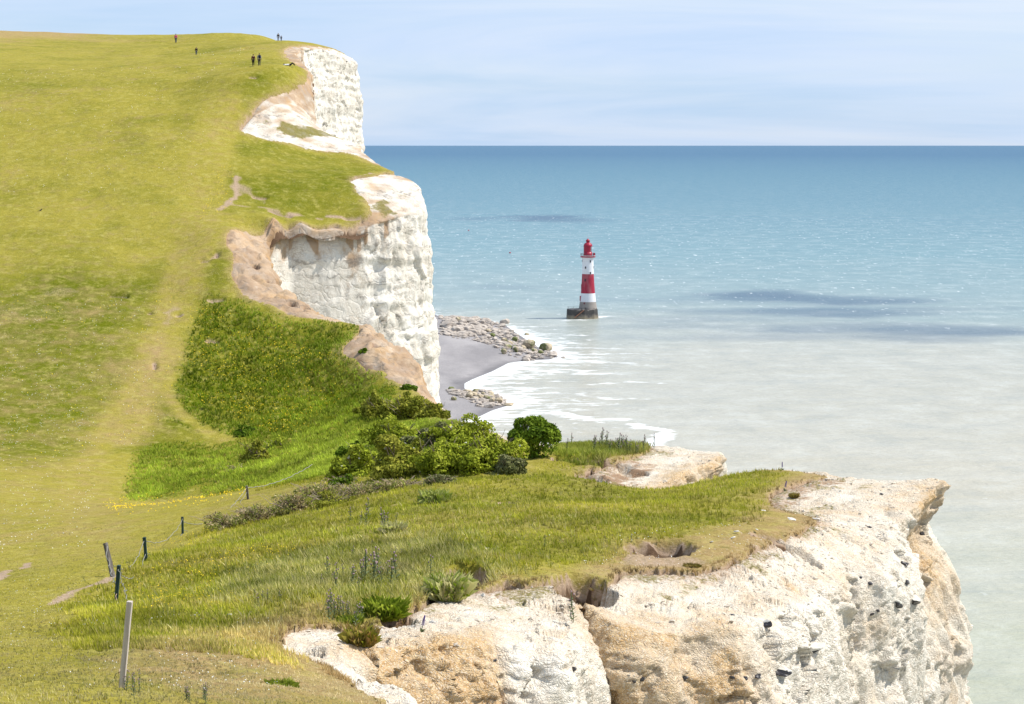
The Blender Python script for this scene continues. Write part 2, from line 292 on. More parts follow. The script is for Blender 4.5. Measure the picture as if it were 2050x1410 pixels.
# turf: attr "tf" = (lush, dry, rough, soil)
def m_turf():
    m = M('turf', .9, .04); lush, dry, rough, soil, _ = m.attr('tf')
    nb = m.noise(.11, 5, .6); nm = m.noise(.7, 6, .65); nf = m.noise(9, 6, .75); nff = m.noise(38, 3, .8)
    k = m.math('ADD', m.math('MULTIPLY', nf, .65), m.math('MULTIPLY', nff, .35))
    g1 = m.mix(m.ramp(k, [(.35, 0.), (.66, 1.)]), (.165, .137, .018), (.40, .345, .060))       # grazed yellow green
    g2 = m.mix(m.ramp(k, [(.36, 0.), (.66, 1.)]), (.042, .062, .002), (.19, .20, .009))       # deep green
    g3 = m.mix(m.ramp(k, [(.33, 0.), (.66, 1.)]), (.19, .115, .04), (.45, .33, .155))           # straw and dry moss
    fl = m.ramp(m.math('ADD', lush, m.math('MULTIPLY', m.math('SUBTRACT', m.math('ADD', nb, m.math('MULTIPLY', nm, .6)), .8), 1.2)), [(.12, 0.), (.9, 1.)])
    c = m.mix(fl, g1, g2)
    fd = m.ramp(m.math('ADD', dry, m.math('MULTIPLY', m.math('SUBTRACT', nm, .5), 1.5)), [(.2, 0.), (1., 1.)])
    c = m.mix(fd, c, g3)
    c = m.mix(m.ramp(m.noise(1.1, 7, .75), [(.50, 0.), (.68, .6)]), c, (.42, .365, .11)); c = m.mix(m.ramp(m.noise(1.5, 6, .75, stretch=(1, 1, 2)), [(.30, .55), (.46, 0.)]), c, (.10, .115, .015))
    fs = m.ramp(m.math('ADD', soil, m.math('MULTIPLY', m.math('SUBTRACT', nf, .5), 1.2)), [(.35, 0.), (.75, 1.)])
    c = m.mix(fs, c, m.mix(nf, (.15, .09, .055), (.60, .45, .32)))
    c = m.mix(m.math('MULTIPLY', m.ramp(soil, [(.84, 0.), (.97, 1.)]), fs), c, m.mix(nf, (.05, .03, .018), (.19, .12, .075)))   # darker earth colour in hollows and at turf edges
    dots = m.math('MULTIPLY', m.ramp(m.vor(7.0), [(.10, 1.), (.16, 0.)]), m.ramp(m.noise(.35, 4), [(.5, 0.), (.62, .7)]))
    c = m.mix(dots, c, (.62, .62, .48))
    m.col(c)
    m.bump(m.math('ADD', k, m.math('MULTIPLY', m.noise(1.3, 6, .7), 2.5)), .9, .07); return m.m
TURF = m_turf()

# ------------------------------------------------------------------ cliff strips
def smooth1(a, k):
    if k < 1: return a
    ker = np.hanning(2 * k + 3)[1:-1]; ker /= ker.sum(); p = np.concatenate([np.repeat(a[:1], k, 0), a, np.repeat(a[-1:], k, 0)])
    return np.stack([np.convolve(p[:, j], ker, 'valid') for j in range(a.shape[1])], 1)
def strip(name, rows, du, near, label_kind='structure'):
    cu = catmull(rowarr(rows), du); lip = cu[:, :2]; turf = cu[:, 2:4]; brn = np.clip(cu[:, 4], 0, 1); ov = np.clip(cu[:, 5], 0, 2)
    seg = np.linalg.norm(np.diff(lip, axis=0), axis=1); S = np.concatenate([[0], np.cumsum(seg)])
    lipw = lip + np.stack([pn(np.stack([S / (1.3 if near else 4), S * 0, S * 0 + k], 1)) for k in (3.3, 8.8)], 1) * (.16 if near else .5)
    T = np.gradient(smooth1(lip, 12), axis=0); T /= np.linalg.norm(T, axis=1)[:, None] + 1e-9
    T = smooth1(T, 10); T /= np.linalg.norm(T, axis=1)[:, None] + 1e-9; nrm = np.stack([T[:, 1], -T[:, 0]], 1)
    wide = 60 if near else 45
    base = smooth1(lip, wide); Tb = np.gradient(smooth1(base, 20), axis=0); Tb /= np.linalg.norm(Tb, axis=1)[:, None] + 1e-9; nb = np.stack([Tb[:, 1], -Tb[:, 0]], 1)
    # inland rows: from 1.6 m behind the turf edge to the lip
    ext = turf + (turf - lip) / (np.linalg.norm(turf - lip, axis=1)[:, None] + .4) * (1.0 if near else 2.2)
    ki = 46 if near else 26; ti = np.linspace(0, 1, ki)[:-1]
    rowsP = []; tt = []
    for a in ti: rowsP.append(ext * (1 - a) + lipw * a); tt.append(a - 1)
    inland = np.stack(rowsP, 0)                                    # (ki, n, 2)
    Zi = zt(inland[..., 0], inland[..., 1])
    zl = zt(lip[:, 0], lip[:, 1])
    if near: ds = np.concatenate([np.arange(0, 3.5, .05), np.arange(3.5, 13, .1), np.geomspace(13, 93, 14)])
    else: ds = np.concatenate([np.arange(0, 26, .17), np.geomspace(26, 112, 16)])
    batter = .085 if near else .085; rl = 7.0 if near else 60.0; rnd = (.85 if near else .15) * (1 - np.clip(ov, 0, 1))
    mixd = 1 - np.exp(-(ds / rl) ** 1.6)
    off = batter * ds
    fx = []
    for d, mm, of in zip(ds, mixd, off):
        o2 = of + rnd * (1 - np.exp(-d / 1.1)) - ov * np.exp(-((d - 2.1) / 1.2) ** 2) * min(1, d / .5) + ov * 1.35 * ss(3.0, 8.5, d)
        a = lipw + nrm * o2[:, None]; b = base + nb * of
        fx.append(a * (1 - mm) + b * mm)
    face = np.stack(fx, 0)
    Zi = Zi + hollows(inland[..., 0], inland[..., 1])[0]
    bury = np.maximum(0, (1 - (ti / (.14 if near else .2)))) * (.4 if near else 1.0)
    Zi = Zi - (.45 if near else .9) * np.exp(-np.linalg.norm(turf - lip, axis=1) / (.35 if near else .5))[None]
    zl = zl - (.45 if near else .9) * np.exp(-np.linalg.norm(turf - lip, axis=1) / (.35 if near else .5))
    Zf = np.maximum(zl[None] - ds[:, None], -1.5)
    V = np.concatenate([np.concatenate([inland, (Zi - bury[:, None])[..., None]], 2), np.concatenate([face, Zf[..., None]], 2)], 0)
    h, wd = V.shape[:2]
    D = np.concatenate([ti - 1, ds])[:, None] * np.ones(wd)        # <0 inland
    fm = ss(-.25, .25 if near else .6, D)                          # face amount
    Nf = np.concatenate([nrm, np.full((wd, 1), .15)], 1)[None] * fm[..., None] + np.array([0, 0, 1.]) * (1 - fm[..., None])
    if near:
        wp = np.stack([fbm(V / 2.2 + k * 13, 3) for k in (0, 1, 2)], -1); Vw = V + wp * .8
        big = ridge(Vw / (3.4, 3.4, 8.0), 2) * .55 + fbm(V / (1.6, 1.6, 2.2), 3) * .26 + ridge(Vw / (1.3, 1.3, 4.5), 2) * .14 - .22
        fa, ea = facet(Vw / (1.6, 1.6, 1.3), .9); fb_, eb = facet((V + wp * .25) / (.50, .50, .34), .9); fc, ec = facet((V + wp * .1) / (.19, .19, .12), .9)
        stp = fbm(V / 2.4 + 40, 2); bk = ss(-.02, .22, stp)
        rk = (fa * .36 + ea * .10) * bk + (fb_ * .15 + eb * .05) * (.22 + .8 * bk) + fc * .045 + ec * .03
        disp = big * (.14 + .86 * fm) * ss(-1, .3, D) + rk * fm + (fa * .10 * bk + (fb_ * .10 + eb * .12) * (.25 + .9 * ss(-.1, .3, stp)) + fc * .035 + fbm(V / .8, 3) * .09) * (1 - fm) - .08
        disp = disp * np.where(D < 0, ss(-1, -.75, D), 1)
    else:
        wpv = np.stack([fbm(V / 5 + k * 31, 3) for k in (0, 1, 2)], -1) * 2.4; Vw = V + wpv
        fl = ridge(np.stack([Vw[..., 0] / 4.2, Vw[..., 1] / 4.2, Vw[..., 2] / 17], -1), 3) * .75 + fbm(V / (1.3, 1.3, 3.6), 4) * .26
        st = pn(np.stack([V[..., 0] / 22, V[..., 1] / 22, (V[..., 2] + wpv[..., 0] * .35) / .95], -1)) * .36
        fa, ea = facet(Vw / (3.2, 3.2, 4.2), .8); fb_, eb = facet((V + wpv * .2) / (1.3, 1.3, 3.4), .9)
        disp = (fl + st + fa * .42 + ea * .05 + (fb_ * .26 + eb * .06) + ridge(Vw / (1.6, 1.6, 9.0), 3) * .26 + fbm(V / 9, 2) * .5 - .55) * fm + (fbm(V / 1.5, 4) * .20 + fb_ * .10 + .05) * (1 - fm) * ss(-1, -.6, D)
        for hp, hr in HOLES: disp -= 4.0 * hr * ss(1.25 * hr, .75 * hr, np.hypot(V[..., 0] - hp[0], (V[..., 1] - hp[1]) * .7)) * (D < .3)
        disp += (ridge(V / (.9, .9, .7), 3) * .16 + fb_ * .14 + ridge(Vw / (3.4, 3.4, 2.4), 4) - .25) * 1.0 * ss(.55, .95, brn)[None] * ss(-.95, -.4, D) * ss(3, 0, D)
        disp *= (.74 - .55 * ss(.25, .9, WALL(V)))
    V = V + Nf * disp[..., None]
    V[..., 2] = np.where(V[..., 2] < -1.5, -1.5, V[..., 2])
    # masks
    n1 = fbm(V / ((1.4, 1.4, 1.4) if near else (5, 5, 5)), 3)
    if near:
        brown = brn[None] * (1 - .55 * ss(2.5, 8, D)) * ss(-.35, .15, D) + .28 * ss(-.9, -.2, -np.abs(D + .5)) + n1 * .35
        brown = brown + .17 * ss(.1, -.3, D)
        drip = np.zeros_like(D); soil = ss(-.55, -.98, D + n1 * .25) * .62 + n1 * .25 + .1 * (D < -.1)
    else:
        depth = np.clip(D, 0, None)
        brown = brn[None] * (1 - ss(1.0, 5.0, depth)) * .95 + .25 * (1 - ss(0, 12, depth)) * (brn[None] > .25) + n1 * .25 - .12
        sc1 = pn(np.stack([V[..., 0] / .62, V[..., 1] / 2.5, V[..., 2] * 0], -1)) ; ln = 2.6 + 2.2 * pn(np.stack([V[..., 0] / 3, V[..., 1] / 3, V[..., 2] * 0 + 5], -1))
        drip = ss(-.12, .12, sc1) * ss(ln, ln - .6, depth) * ss(.0, .3, depth) * ss(.15, .35, brn)[None] * .95
        soil = ss(-.7, -.9, D + n1 * .3) * .6 * (.3 + brn[None]) + n1 * .25; hz_ = fbm(V / 2.2 + 9, 3); brown = brown + (.52 + .9 * fbm(V / (2.4, 2.4, 1), 4) - .75 * ss(.05, .45, hz_) * brn[None]) * (D < .2) * ss(-1.05, -.6, D)
    grs = np.zeros_like(D)
    if not near:
        for hp, hr in HOLES: soil = np.maximum(soil, 1.4 * ss(1.3 * hr, 1.0 * hr, np.hypot(V[..., 0] - hp[0], (V[..., 1] - hp[1]) * .7)) * (D < .3))
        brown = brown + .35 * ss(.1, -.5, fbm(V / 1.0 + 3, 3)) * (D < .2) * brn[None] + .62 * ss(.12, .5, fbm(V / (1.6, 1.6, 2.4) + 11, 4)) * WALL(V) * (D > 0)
    ck = np.stack([np.clip(brown, 0, 1), grs, drip, np.clip(soil, 0, 1)], -1)
    ck = CHALKMASK(V, ck, D, near)
    o = raw_mesh(name, V, grid_faces(h, wd)[:, ::-1], CHALK_N if near else CHALK_F, attrs={'ck': ck}); tag(o, kind='structure'); return o, cu
# plan-space masks
def poly(pts, y0=20): return np.array([hit(*p, y0=p[2]) if len(p) > 2 else hit(*p) for p in [tuple(q) for q in pts]])
def _hit_t(q): return hit(q[0], q[1], q[2]) if len(q) > 2 else hit(q[0], q[1])
def poly(pts): return np.array([_hit_t(q) for q in pts])
def dseg(X, Y, a, b):
    d = b - a; t = np.clip(((X - a[0]) * d[0] + (Y - a[1]) * d[1]) / (d @ d + 1e-9), 0, 1); return np.hypot(X - a[0] - t * d[0], Y - a[1] - t * d[1])
def dline(X, Y, P): return np.minimum.reduce([dseg(X, Y, P[i], P[i + 1]) for i in range(len(P) - 1)])
def sdpoly(X, Y, P):
    ins = np.zeros(X.shape, bool); Q = np.concatenate([P, P[:1]])
    for i in range(len(P)):
        a, b = Q[i], Q[i + 1]
        if a[1] != b[1]: ins ^= ((a[1] > Y) != (b[1] > Y)) & (X < (b[0] - a[0]) * (Y - a[1]) / (b[1] - a[1]) + a[0])
    return np.where(ins, 1, -1) * dline(X, Y, Q)
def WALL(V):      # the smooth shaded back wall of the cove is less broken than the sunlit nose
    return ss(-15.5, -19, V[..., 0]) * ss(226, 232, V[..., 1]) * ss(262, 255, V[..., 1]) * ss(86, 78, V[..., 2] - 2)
def CHALKMASK(V, ck, D, near):
    X, Y = V[..., 0], V[..., 1]
    if near:
        n = fbm(V / .8, 3)
        for p, a in TERR: ck[..., 3] = np.maximum(ck[..., 3], ss(-.4, 1.0, sdpoly(X, Y, p) + n * 1.6) * a * (D < .1))
        ck[..., 1] = np.maximum(ck[..., 1], ss(-.66, -.95, D + fbm(V / 1.5 + 7, 3) * .9) * .55)
    else:
        n = fbm(V / 3, 3)
        d = sdpoly(X, Y, TONGUE); ck[..., 1] = np.maximum(ck[..., 1], ss(-.6, 1.2, d + n * 2) * (D < .0)); ck[..., 3] *= ss(0, -1.5, d)
        d = sdpoly(X, Y, NOSEG); ck[..., 1] = np.maximum(ck[..., 1], ss(-.4, 1., d + n * 3) * .8 * (D < 0))
    return ck
TERR = [(poly([(1140,985),(1190,950),(1280,925),(1330,930),(1280,960),(1250,985),(1190,1000)]), .8), (poly([(1540,1020),(1560,975),(1660,955),(1700,965),(1640,985),(1600,1010)]), .65),
        (poly([(1150,1190),(1110,1165),(1160,1150),(1225,1165),(1200,1190)]), .8)]
def W(*q): return np.array([P3(*p)[:2] for p in q])
TONGUE = W((508,232,271),(540,232,271.5),(590,255,273),(640,263,276),(690,270,278),(660,278,273),(600,275,270),(545,262,269))
NOSEG = W((745,440,241),(775,432,242),(800,420,244),(770,405,246),(800,380,250),(760,395,248))

import time as _t; _t0=_t.time()
HOL = [(935,1158,.62,1.5,.95,20), (1325,1104,1.15,1.1,.6,20), (1172,1180,.95,1.5,.95,20), (236,597,1.5,.7,.9,20), (310,740,.7,.6,.5,20), (300,633,.6,.5,.5,20), (360,637,.6,.5,.5,20), (343,99,1.6,1.6,.7,300), (495,99,1.4,1.6,.6,300), (408,525,.8,.7,.5,20),
       (432,515,1.0,.8,.5,20), (520,400,1.2,.8,.5,20), (430,605,1.2,.7,.5,20), (425,690,1.4,.6,.5,20), (1190,925,2.4,.8,.5,20), (1255,945,1.2,.7,.45,20), (1180,955,1.0,.8,.5,20), (505,157,1.3,.8,.5,20), (690,360,2.0,.6,.6,20), (560,432,3.0,.6,.5,20), (700,438,3.2,.5,.45,20), (1010,1010,.6,.6,.3,20), (1565,1085,1.4,.6,.4,20), (800,1245,.5,.8,.4,20)]
HOLW = [(hit(h[0], h[1], h[5]), h[2], h[3], h[4]) for h in HOL]
def hollows(X, Y):
    dz = np.zeros(X.shape); so_ = np.zeros(X.shape)
    for a, rx, ry, dep in HOLW:
        m_ = (np.abs(X - a[0]) < rx * 2) & (np.abs(Y - a[1]) < ry * 2)
        if not m_.any(): continue
        if a[1] > 150: rx, ry = rx * .62, ry * .7
        x, y = X[m_], Y[m_]; e = np.hypot((x - a[0]) / rx, (y - a[1]) / ry) + fbm(np.stack([x, y, x * 0], -1) / (1.1 * rx + .3), 3) * .34
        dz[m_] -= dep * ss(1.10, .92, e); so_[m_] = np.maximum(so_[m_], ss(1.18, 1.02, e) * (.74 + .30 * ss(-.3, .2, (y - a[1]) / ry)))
    return dz, so_
HOLES = [(hit(507, 468), .42), (hit(511, 540), .45), (hit(536, 568), .35), (hit(584, 616), .45), (hit(612, 622), .35), (hit(754, 702), .40), (hit(480, 520), .25)]
near_cliff, NC = strip('chalk_cliff', NEAR + FAR[2:4], lambda Y: .06 if 30 < Y < 90 else (.16 if Y > 30 else .4), True)
far_cliff, FC = strip('chalk_headland', FAR, lambda Y: .18, False)

# ------------------------------------------------------------------ turf surface
_fi = int(np.argmin(np.hypot(*(FC[:, 2:4] - NC[-1, 2:4]).T))); tcur = np.concatenate([NC[:, 2:4], FC[_fi + 2:, 2:4]])
_k = [0]
for i in range(1, len(tcur)):
    if np.hypot(*(tcur[i] - tcur[_k[-1]])) > .14 * max(1, tcur[i, 1] / 90): _k.append(i)
tcur = tcur[_k]
TP = np.concatenate([[[10, -60]], tcur, [[-50, 700], [-900, 700], [-900, -60]]])
def turf_sd(Xr, y):            # one row of constant Y
    a = TP; b = np.roll(TP, -1, 0); c = (a[:, 1] > y) != (b[:, 1] > y)
    xs = np.sort((b[c, 0] - a[c, 0]) * (y - a[c, 1]) / (b[c, 1] - a[c, 1]) + a[c, 0])
    ins = (len(xs) - np.searchsorted(xs, Xr)) % 2 == 1
    q = tcur[np.abs(tcur[:, 1] - y) < 6]
    if len(q) == 0: return np.where(ins, 6., -6.)
    d = np.full(len(Xr), 6.)
    m_ = (Xr > q[:, 0].min() - 6) & (Xr < q[:, 0].max() + 6)
    if m_.any():
        dd = (Xr[m_, None] - q[None, :, 0]) ** 2 + (y - q[None, :, 1]) ** 2; d[m_] = np.minimum(6, np.sqrt(dd.min(1)))
    return np.where(ins, 1, -1) * d
YR = np.concatenate([np.arange(12, 40, .11), np.arange(40, 72, .09), np.arange(72, 130, .18), np.arange(130, 300, .26), np.arange(300, 430, .6), np.arange(430, 560, 6)])
PXR = np.concatenate([np.linspace(-3500, -200, 60), np.arange(-200, 1960, 3.2)])
U = (PXR - CX) / F
GX = U[None] * YR[:, None]; GY = np.broadcast_to(YR[:, None], GX.shape).copy()
near_m = GY < 140
wsc = np.clip(GY / 60, .8, 4)
P0 = np.stack([GX, GY, GX * 0], -1)
SD = np.stack([turf_sd(GX[i], YR[i]) for i in range(len(YR))], 0)
wx = np.zeros_like(GX); qe = np.abs(SD) < 5.9
wx[qe] = fbm(P0[qe] / (wsc[qe] * .9)[..., None], 4, .65) * .75 * np.clip(wsc[qe], 0, 1.6)
SDw = SD + wx * ss(6, 3, np.abs(SD))
_ri = np.unique(np.concatenate([np.arange(0, len(YR), 3), [len(YR) - 1]])); _ci = np.unique(np.concatenate([np.arange(0, len(U), 3), [len(U) - 1]]))
_ra = np.interp(np.arange(len(YR)), _ri, np.arange(len(_ri))); _ca = np.interp(np.arange(len(U)), _ci, np.arange(len(_ci)))
def up(a):
    r = np.minimum(_ra.astype(int), len(_ri) - 2); f = (_ra - r)[:, None]; a = a[r] * (1 - f) + a[r + 1] * f
    c = np.minimum(_ca.astype(int), len(_ci) - 2); g = (_ca - c)[None]; return a[:, c] * (1 - g) + a[:, c + 1] * g
FX, FY, FP, FSD = GX, GY, P0, SDw                                # full resolution; the regions below are evaluated on every third row and column
GX, GY, P0, SDw = [a[np.ix_(_ri, _ci)] for a in (FX, FY, FP, FSD)]
near_m = GY < 140; wsc = np.clip(GY / 60, .8, 4)
GZ = zt(GX, GY)
# regions on the ground
def region(pts, soft): return ss(-soft, soft, sdpoly(GX, GY, poly(pts)) + fbm(P0 / (soft * 2.2), 3) * soft * .9)
r_slope = region([(385,605),(430,603),(500,612),(575,640),(640,648),(735,668),(690,705),(760,760),(860,830),(760,850),(620,880),(500,895),(440,880),(385,850),(335,790),(345,700),(365,640)], 3.4)
r_lush = region([(200,960),(230,900),(330,890),(480,895),(560,880),(620,810),(760,830),(870,845),(960,880),(820,960),(700,960),(560,975),(400,985),(280,1015),(205,1015),(190,985)], 3.0)
r_right = region([(500,150),(590,150),(600,180),(520,200),(480,250),(500,285),(620,308),(750,335),(730,420),(560,440),(440,430),(420,480),(460,560),(480,600),(380,610),(350,610),(385,480),(420,330),(460,220)], 2.5)
r_mid = region([(205,925),(240,850),(320,790),(380,850),(440,885),(330,900),(230,920)], 1.5)
r_near = region([(150,1215),(260,1150),(420,1060),(560,1010),(700,960),(1000,960),(1250,905),(1560,945),(1500,1050),(1250,1120),(900,1180),(640,1260),(560,1330),(560,1420),(250,1420),(170,1300)], 1.2)
r_low = region([(-300,600),(0,560),(120,520),(330,560),(300,700),(200,900),(0,930),(-300,930)], 8)
d_brown = region([(270,1300),(420,1260),(560,1240),(640,1230),(760,1290),(760,1420),(380,1420),(300,1380)], 1.0)
d_brown2 = region([(1160,1150),(1250,1090),(1400,1070),(1560,1010),(1560,960),(1700,950),(1700,1080),(1450,1150),(1250,1160)], .8)
d_tl = ss(-14, 14, sdpoly(GX, GY, np.array([[-300., 345], [-105, 352], [-78, 400], [-82, 470], [-300, 480]])) + fbm(P0 / 14, 3) * 10)
d_l = region([(-300,590),(-20,590),(130,590),(250,600),(200,720),(80,720),(-300,760)], 5)
lush = .22 + .62 * r_slope + .45 * r_lush * (1 - r_slope) + .40 * r_right + .38 * r_mid + .72 * r_low + .30 * fbm(P0 / (14, 9, 1), 3) + .22 * fbm(P0 / (4, 2.2, 1), 3)
lush = lush * (1 - r_near) + r_near * (.52 + .6 * fbm(P0 / 6, 3))
lush += .12 * ss(150, 100, GY) * (1 - r_near) * -1
dry = .16 - .22 * r_slope - .25 * r_lush - .08 * r_right + .10 * r_near + .55 * d_brown + .62 * d_brown2 + .85 * d_tl + .22 * d_l * ss(-.1, .3, fbm(P0 / (5, 4, 1), 3))
dry += .30 * ss(245, 195, GY) * ss(-20, -30, GX) * (1 - r_slope) * (1 - r_lush) * .6
dry += .35 * ss(1.8, .1, SDw) * ss(5.8, 5, SDw) 
dry += .20 * ss(.0, .5, fbm(P0 / (25, 14, 1) + 2, 2)) * (1 - r_low); dry += .32 * fbm(P0 / (6, 3, 1) + 5, 3) * ss(140, 160, GY)
rough = .12 + .9 * r_slope + .8 * r_lush + .35 * r_near + .1 * r_right
for pts, wd_, dl, dd in [([(450,210),(430,300),(405,420),(375,540),(350,640),(318,740),(255,850),(212,930),(195,990),(200,1050),(250,1110)], 2.5, -.85, .20), ([(330,760),(340,810),(385,855),(455,888)], .7, -.6, .1),
                         ([(350,625),(335,655),(310,720),(260,830)], .7, -.15, .16)]:
    q = ss(wd_ * 1.5, wd_ * .2, dline(GX, GY, poly(pts)) + fbm(P0 / 2.5, 2) * .5); lush += dl * q; dry += dd * q; rough *= (1 - .85 * q)
soil = np.zeros_like(GX)
for pts, wd_, amt in [([(-60,1190),(0,1165),(55,1130)], .28, .8), ([(105,1215),(150,1190),(205,1172),(240,1155)], .22, .75), ([(335,632),(352,622)], .8, .6), ([(330,655),(345,640)], .6, .5), ([(474,358),(470,380),(476,395),(458,412),(438,424)], .55, .8), ([(474,372),(500,392),(528,410)], .5, .62), ([(462,416),(500,418),(560,428)], .45, .6), ([(745,352),(700,362),(668,358)], .3, .8), ([(700,438),(640,442),(590,432),(556,436)], .35, .85), ([(0,930),(80,935)], .5, .25), ([(120,930),(200,915)], 1.2, .32)]:
    q = ss(wd_ * 1.4, wd_ * .4, dline(GX, GY, poly(pts)) + fbm(P0 / 1.1, 4) * 1.1 * min(wd_, .6)); soil = np.maximum(soil, amt * q); rough *= (1 - q)
for px, py, rx, ry, amt in [(490,385,1.2,1.6,.5), (60,630,6,4,.35), (30,680,5,3,.32), (120,590,2.5,1.5,.42), (1320,1128,1.6,1.2,.65), (1650,1052,.8,.8,.5),(1530,1110,.8,.5,.8)]:
    a = hit(px, py); q = ss(1.3, .6, np.hypot((GX - a[0]) / rx, (GY - a[1]) / ry) + fbm(P0 / 1.6, 3) * .6); soil = np.maximum(soil, amt * q)
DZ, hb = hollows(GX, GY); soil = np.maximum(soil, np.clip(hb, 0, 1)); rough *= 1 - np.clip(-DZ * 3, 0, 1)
bump_c = fbm(P0 / 3, 3) * .12 + ss(130, 170, GY) * (pn(np.stack([GX / 30, GX * 0, GZ / 1.6 + .4 * fbm(P0 / 9, 2)], -1)) * .10 + fbm(P0 / 8, 3) * .25)
soil_c = soil; GZ, DZ, bump_c, lush, dry, rough, soil, LG = [up(a) for a in (GZ, DZ, bump_c, lush, dry, rough, soil, r_lush)]
GX, GY, P0, SDw = FX, FY, FP, FSD; near_m = GY < 140; wsc = np.clip(GY / 60, .8, 4)
nA = np.zeros_like(GX); qa = (rough > .15) & (GY > 110); nA[qa] = fbm(P0[qa] / 1.1, 3) * .30 + np.abs(fbm(P0[qa] / .5, 2)) * .25
nB = np.zeros_like(GX); qb = (GY < 150) & (SDw > -1); nB[qb] = fbm(P0[qb] / .35, 3)
bump = nA * np.clip(rough, 0, 1.2) * ss(120, 170, GY) * 1.3 + nB * .10 * ss(150, 80, GY) * (.4 + rough) + bump_c
edge = ss(-.03, .12, SDw / np.clip(wsc, 1, 2))
thick = np.where(near_m, .09, .25)
GZ2 = GZ + DZ + bump * ss(0, 1.0, SDw) + edge * thick - (1 - edge) * np.where(near_m, .45, 1.0)
soil = np.maximum(soil, ss(.16, .02, SDw / np.clip(wsc, 1, 2)) * 1.0)
soil = np.maximum(soil, ss(1.3, .1, SDw / np.clip(wsc, 1, 2)) * .40)
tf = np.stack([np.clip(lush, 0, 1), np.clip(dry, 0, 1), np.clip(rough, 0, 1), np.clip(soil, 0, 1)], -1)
keep = SDw > np.where(near_m, -.3, -.8)
GV = np.stack([GX, GY, GZ2], -1)
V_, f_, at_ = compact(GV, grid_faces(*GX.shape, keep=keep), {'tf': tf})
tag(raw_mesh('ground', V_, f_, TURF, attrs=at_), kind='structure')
xs = np.linspace(-150, 10, 40); ys = np.linspace(-60, 12.2, 24); bx_, by_ = np.meshgrid(xs, ys); bz_ = zt(bx_, by_)
tag(raw_mesh('ground', np.stack([bx_, by_, bz_], -1), grid_faces(*bx_.shape, keep=(bx_ < 2.0 + np.maximum(0, -by_) * .3)), TURF, attrs={'tf': np.broadcast_to([.3, .2, .1, 0.], bx_.shape + (4,))}), kind='structure')
def lookup(X, Y, arr):
    i = np.clip(np.searchsorted(YR, Y), 1, len(YR) - 1); j = np.clip(np.searchsorted(U, X / Y), 1, len(U) - 1); return arr[i, j]

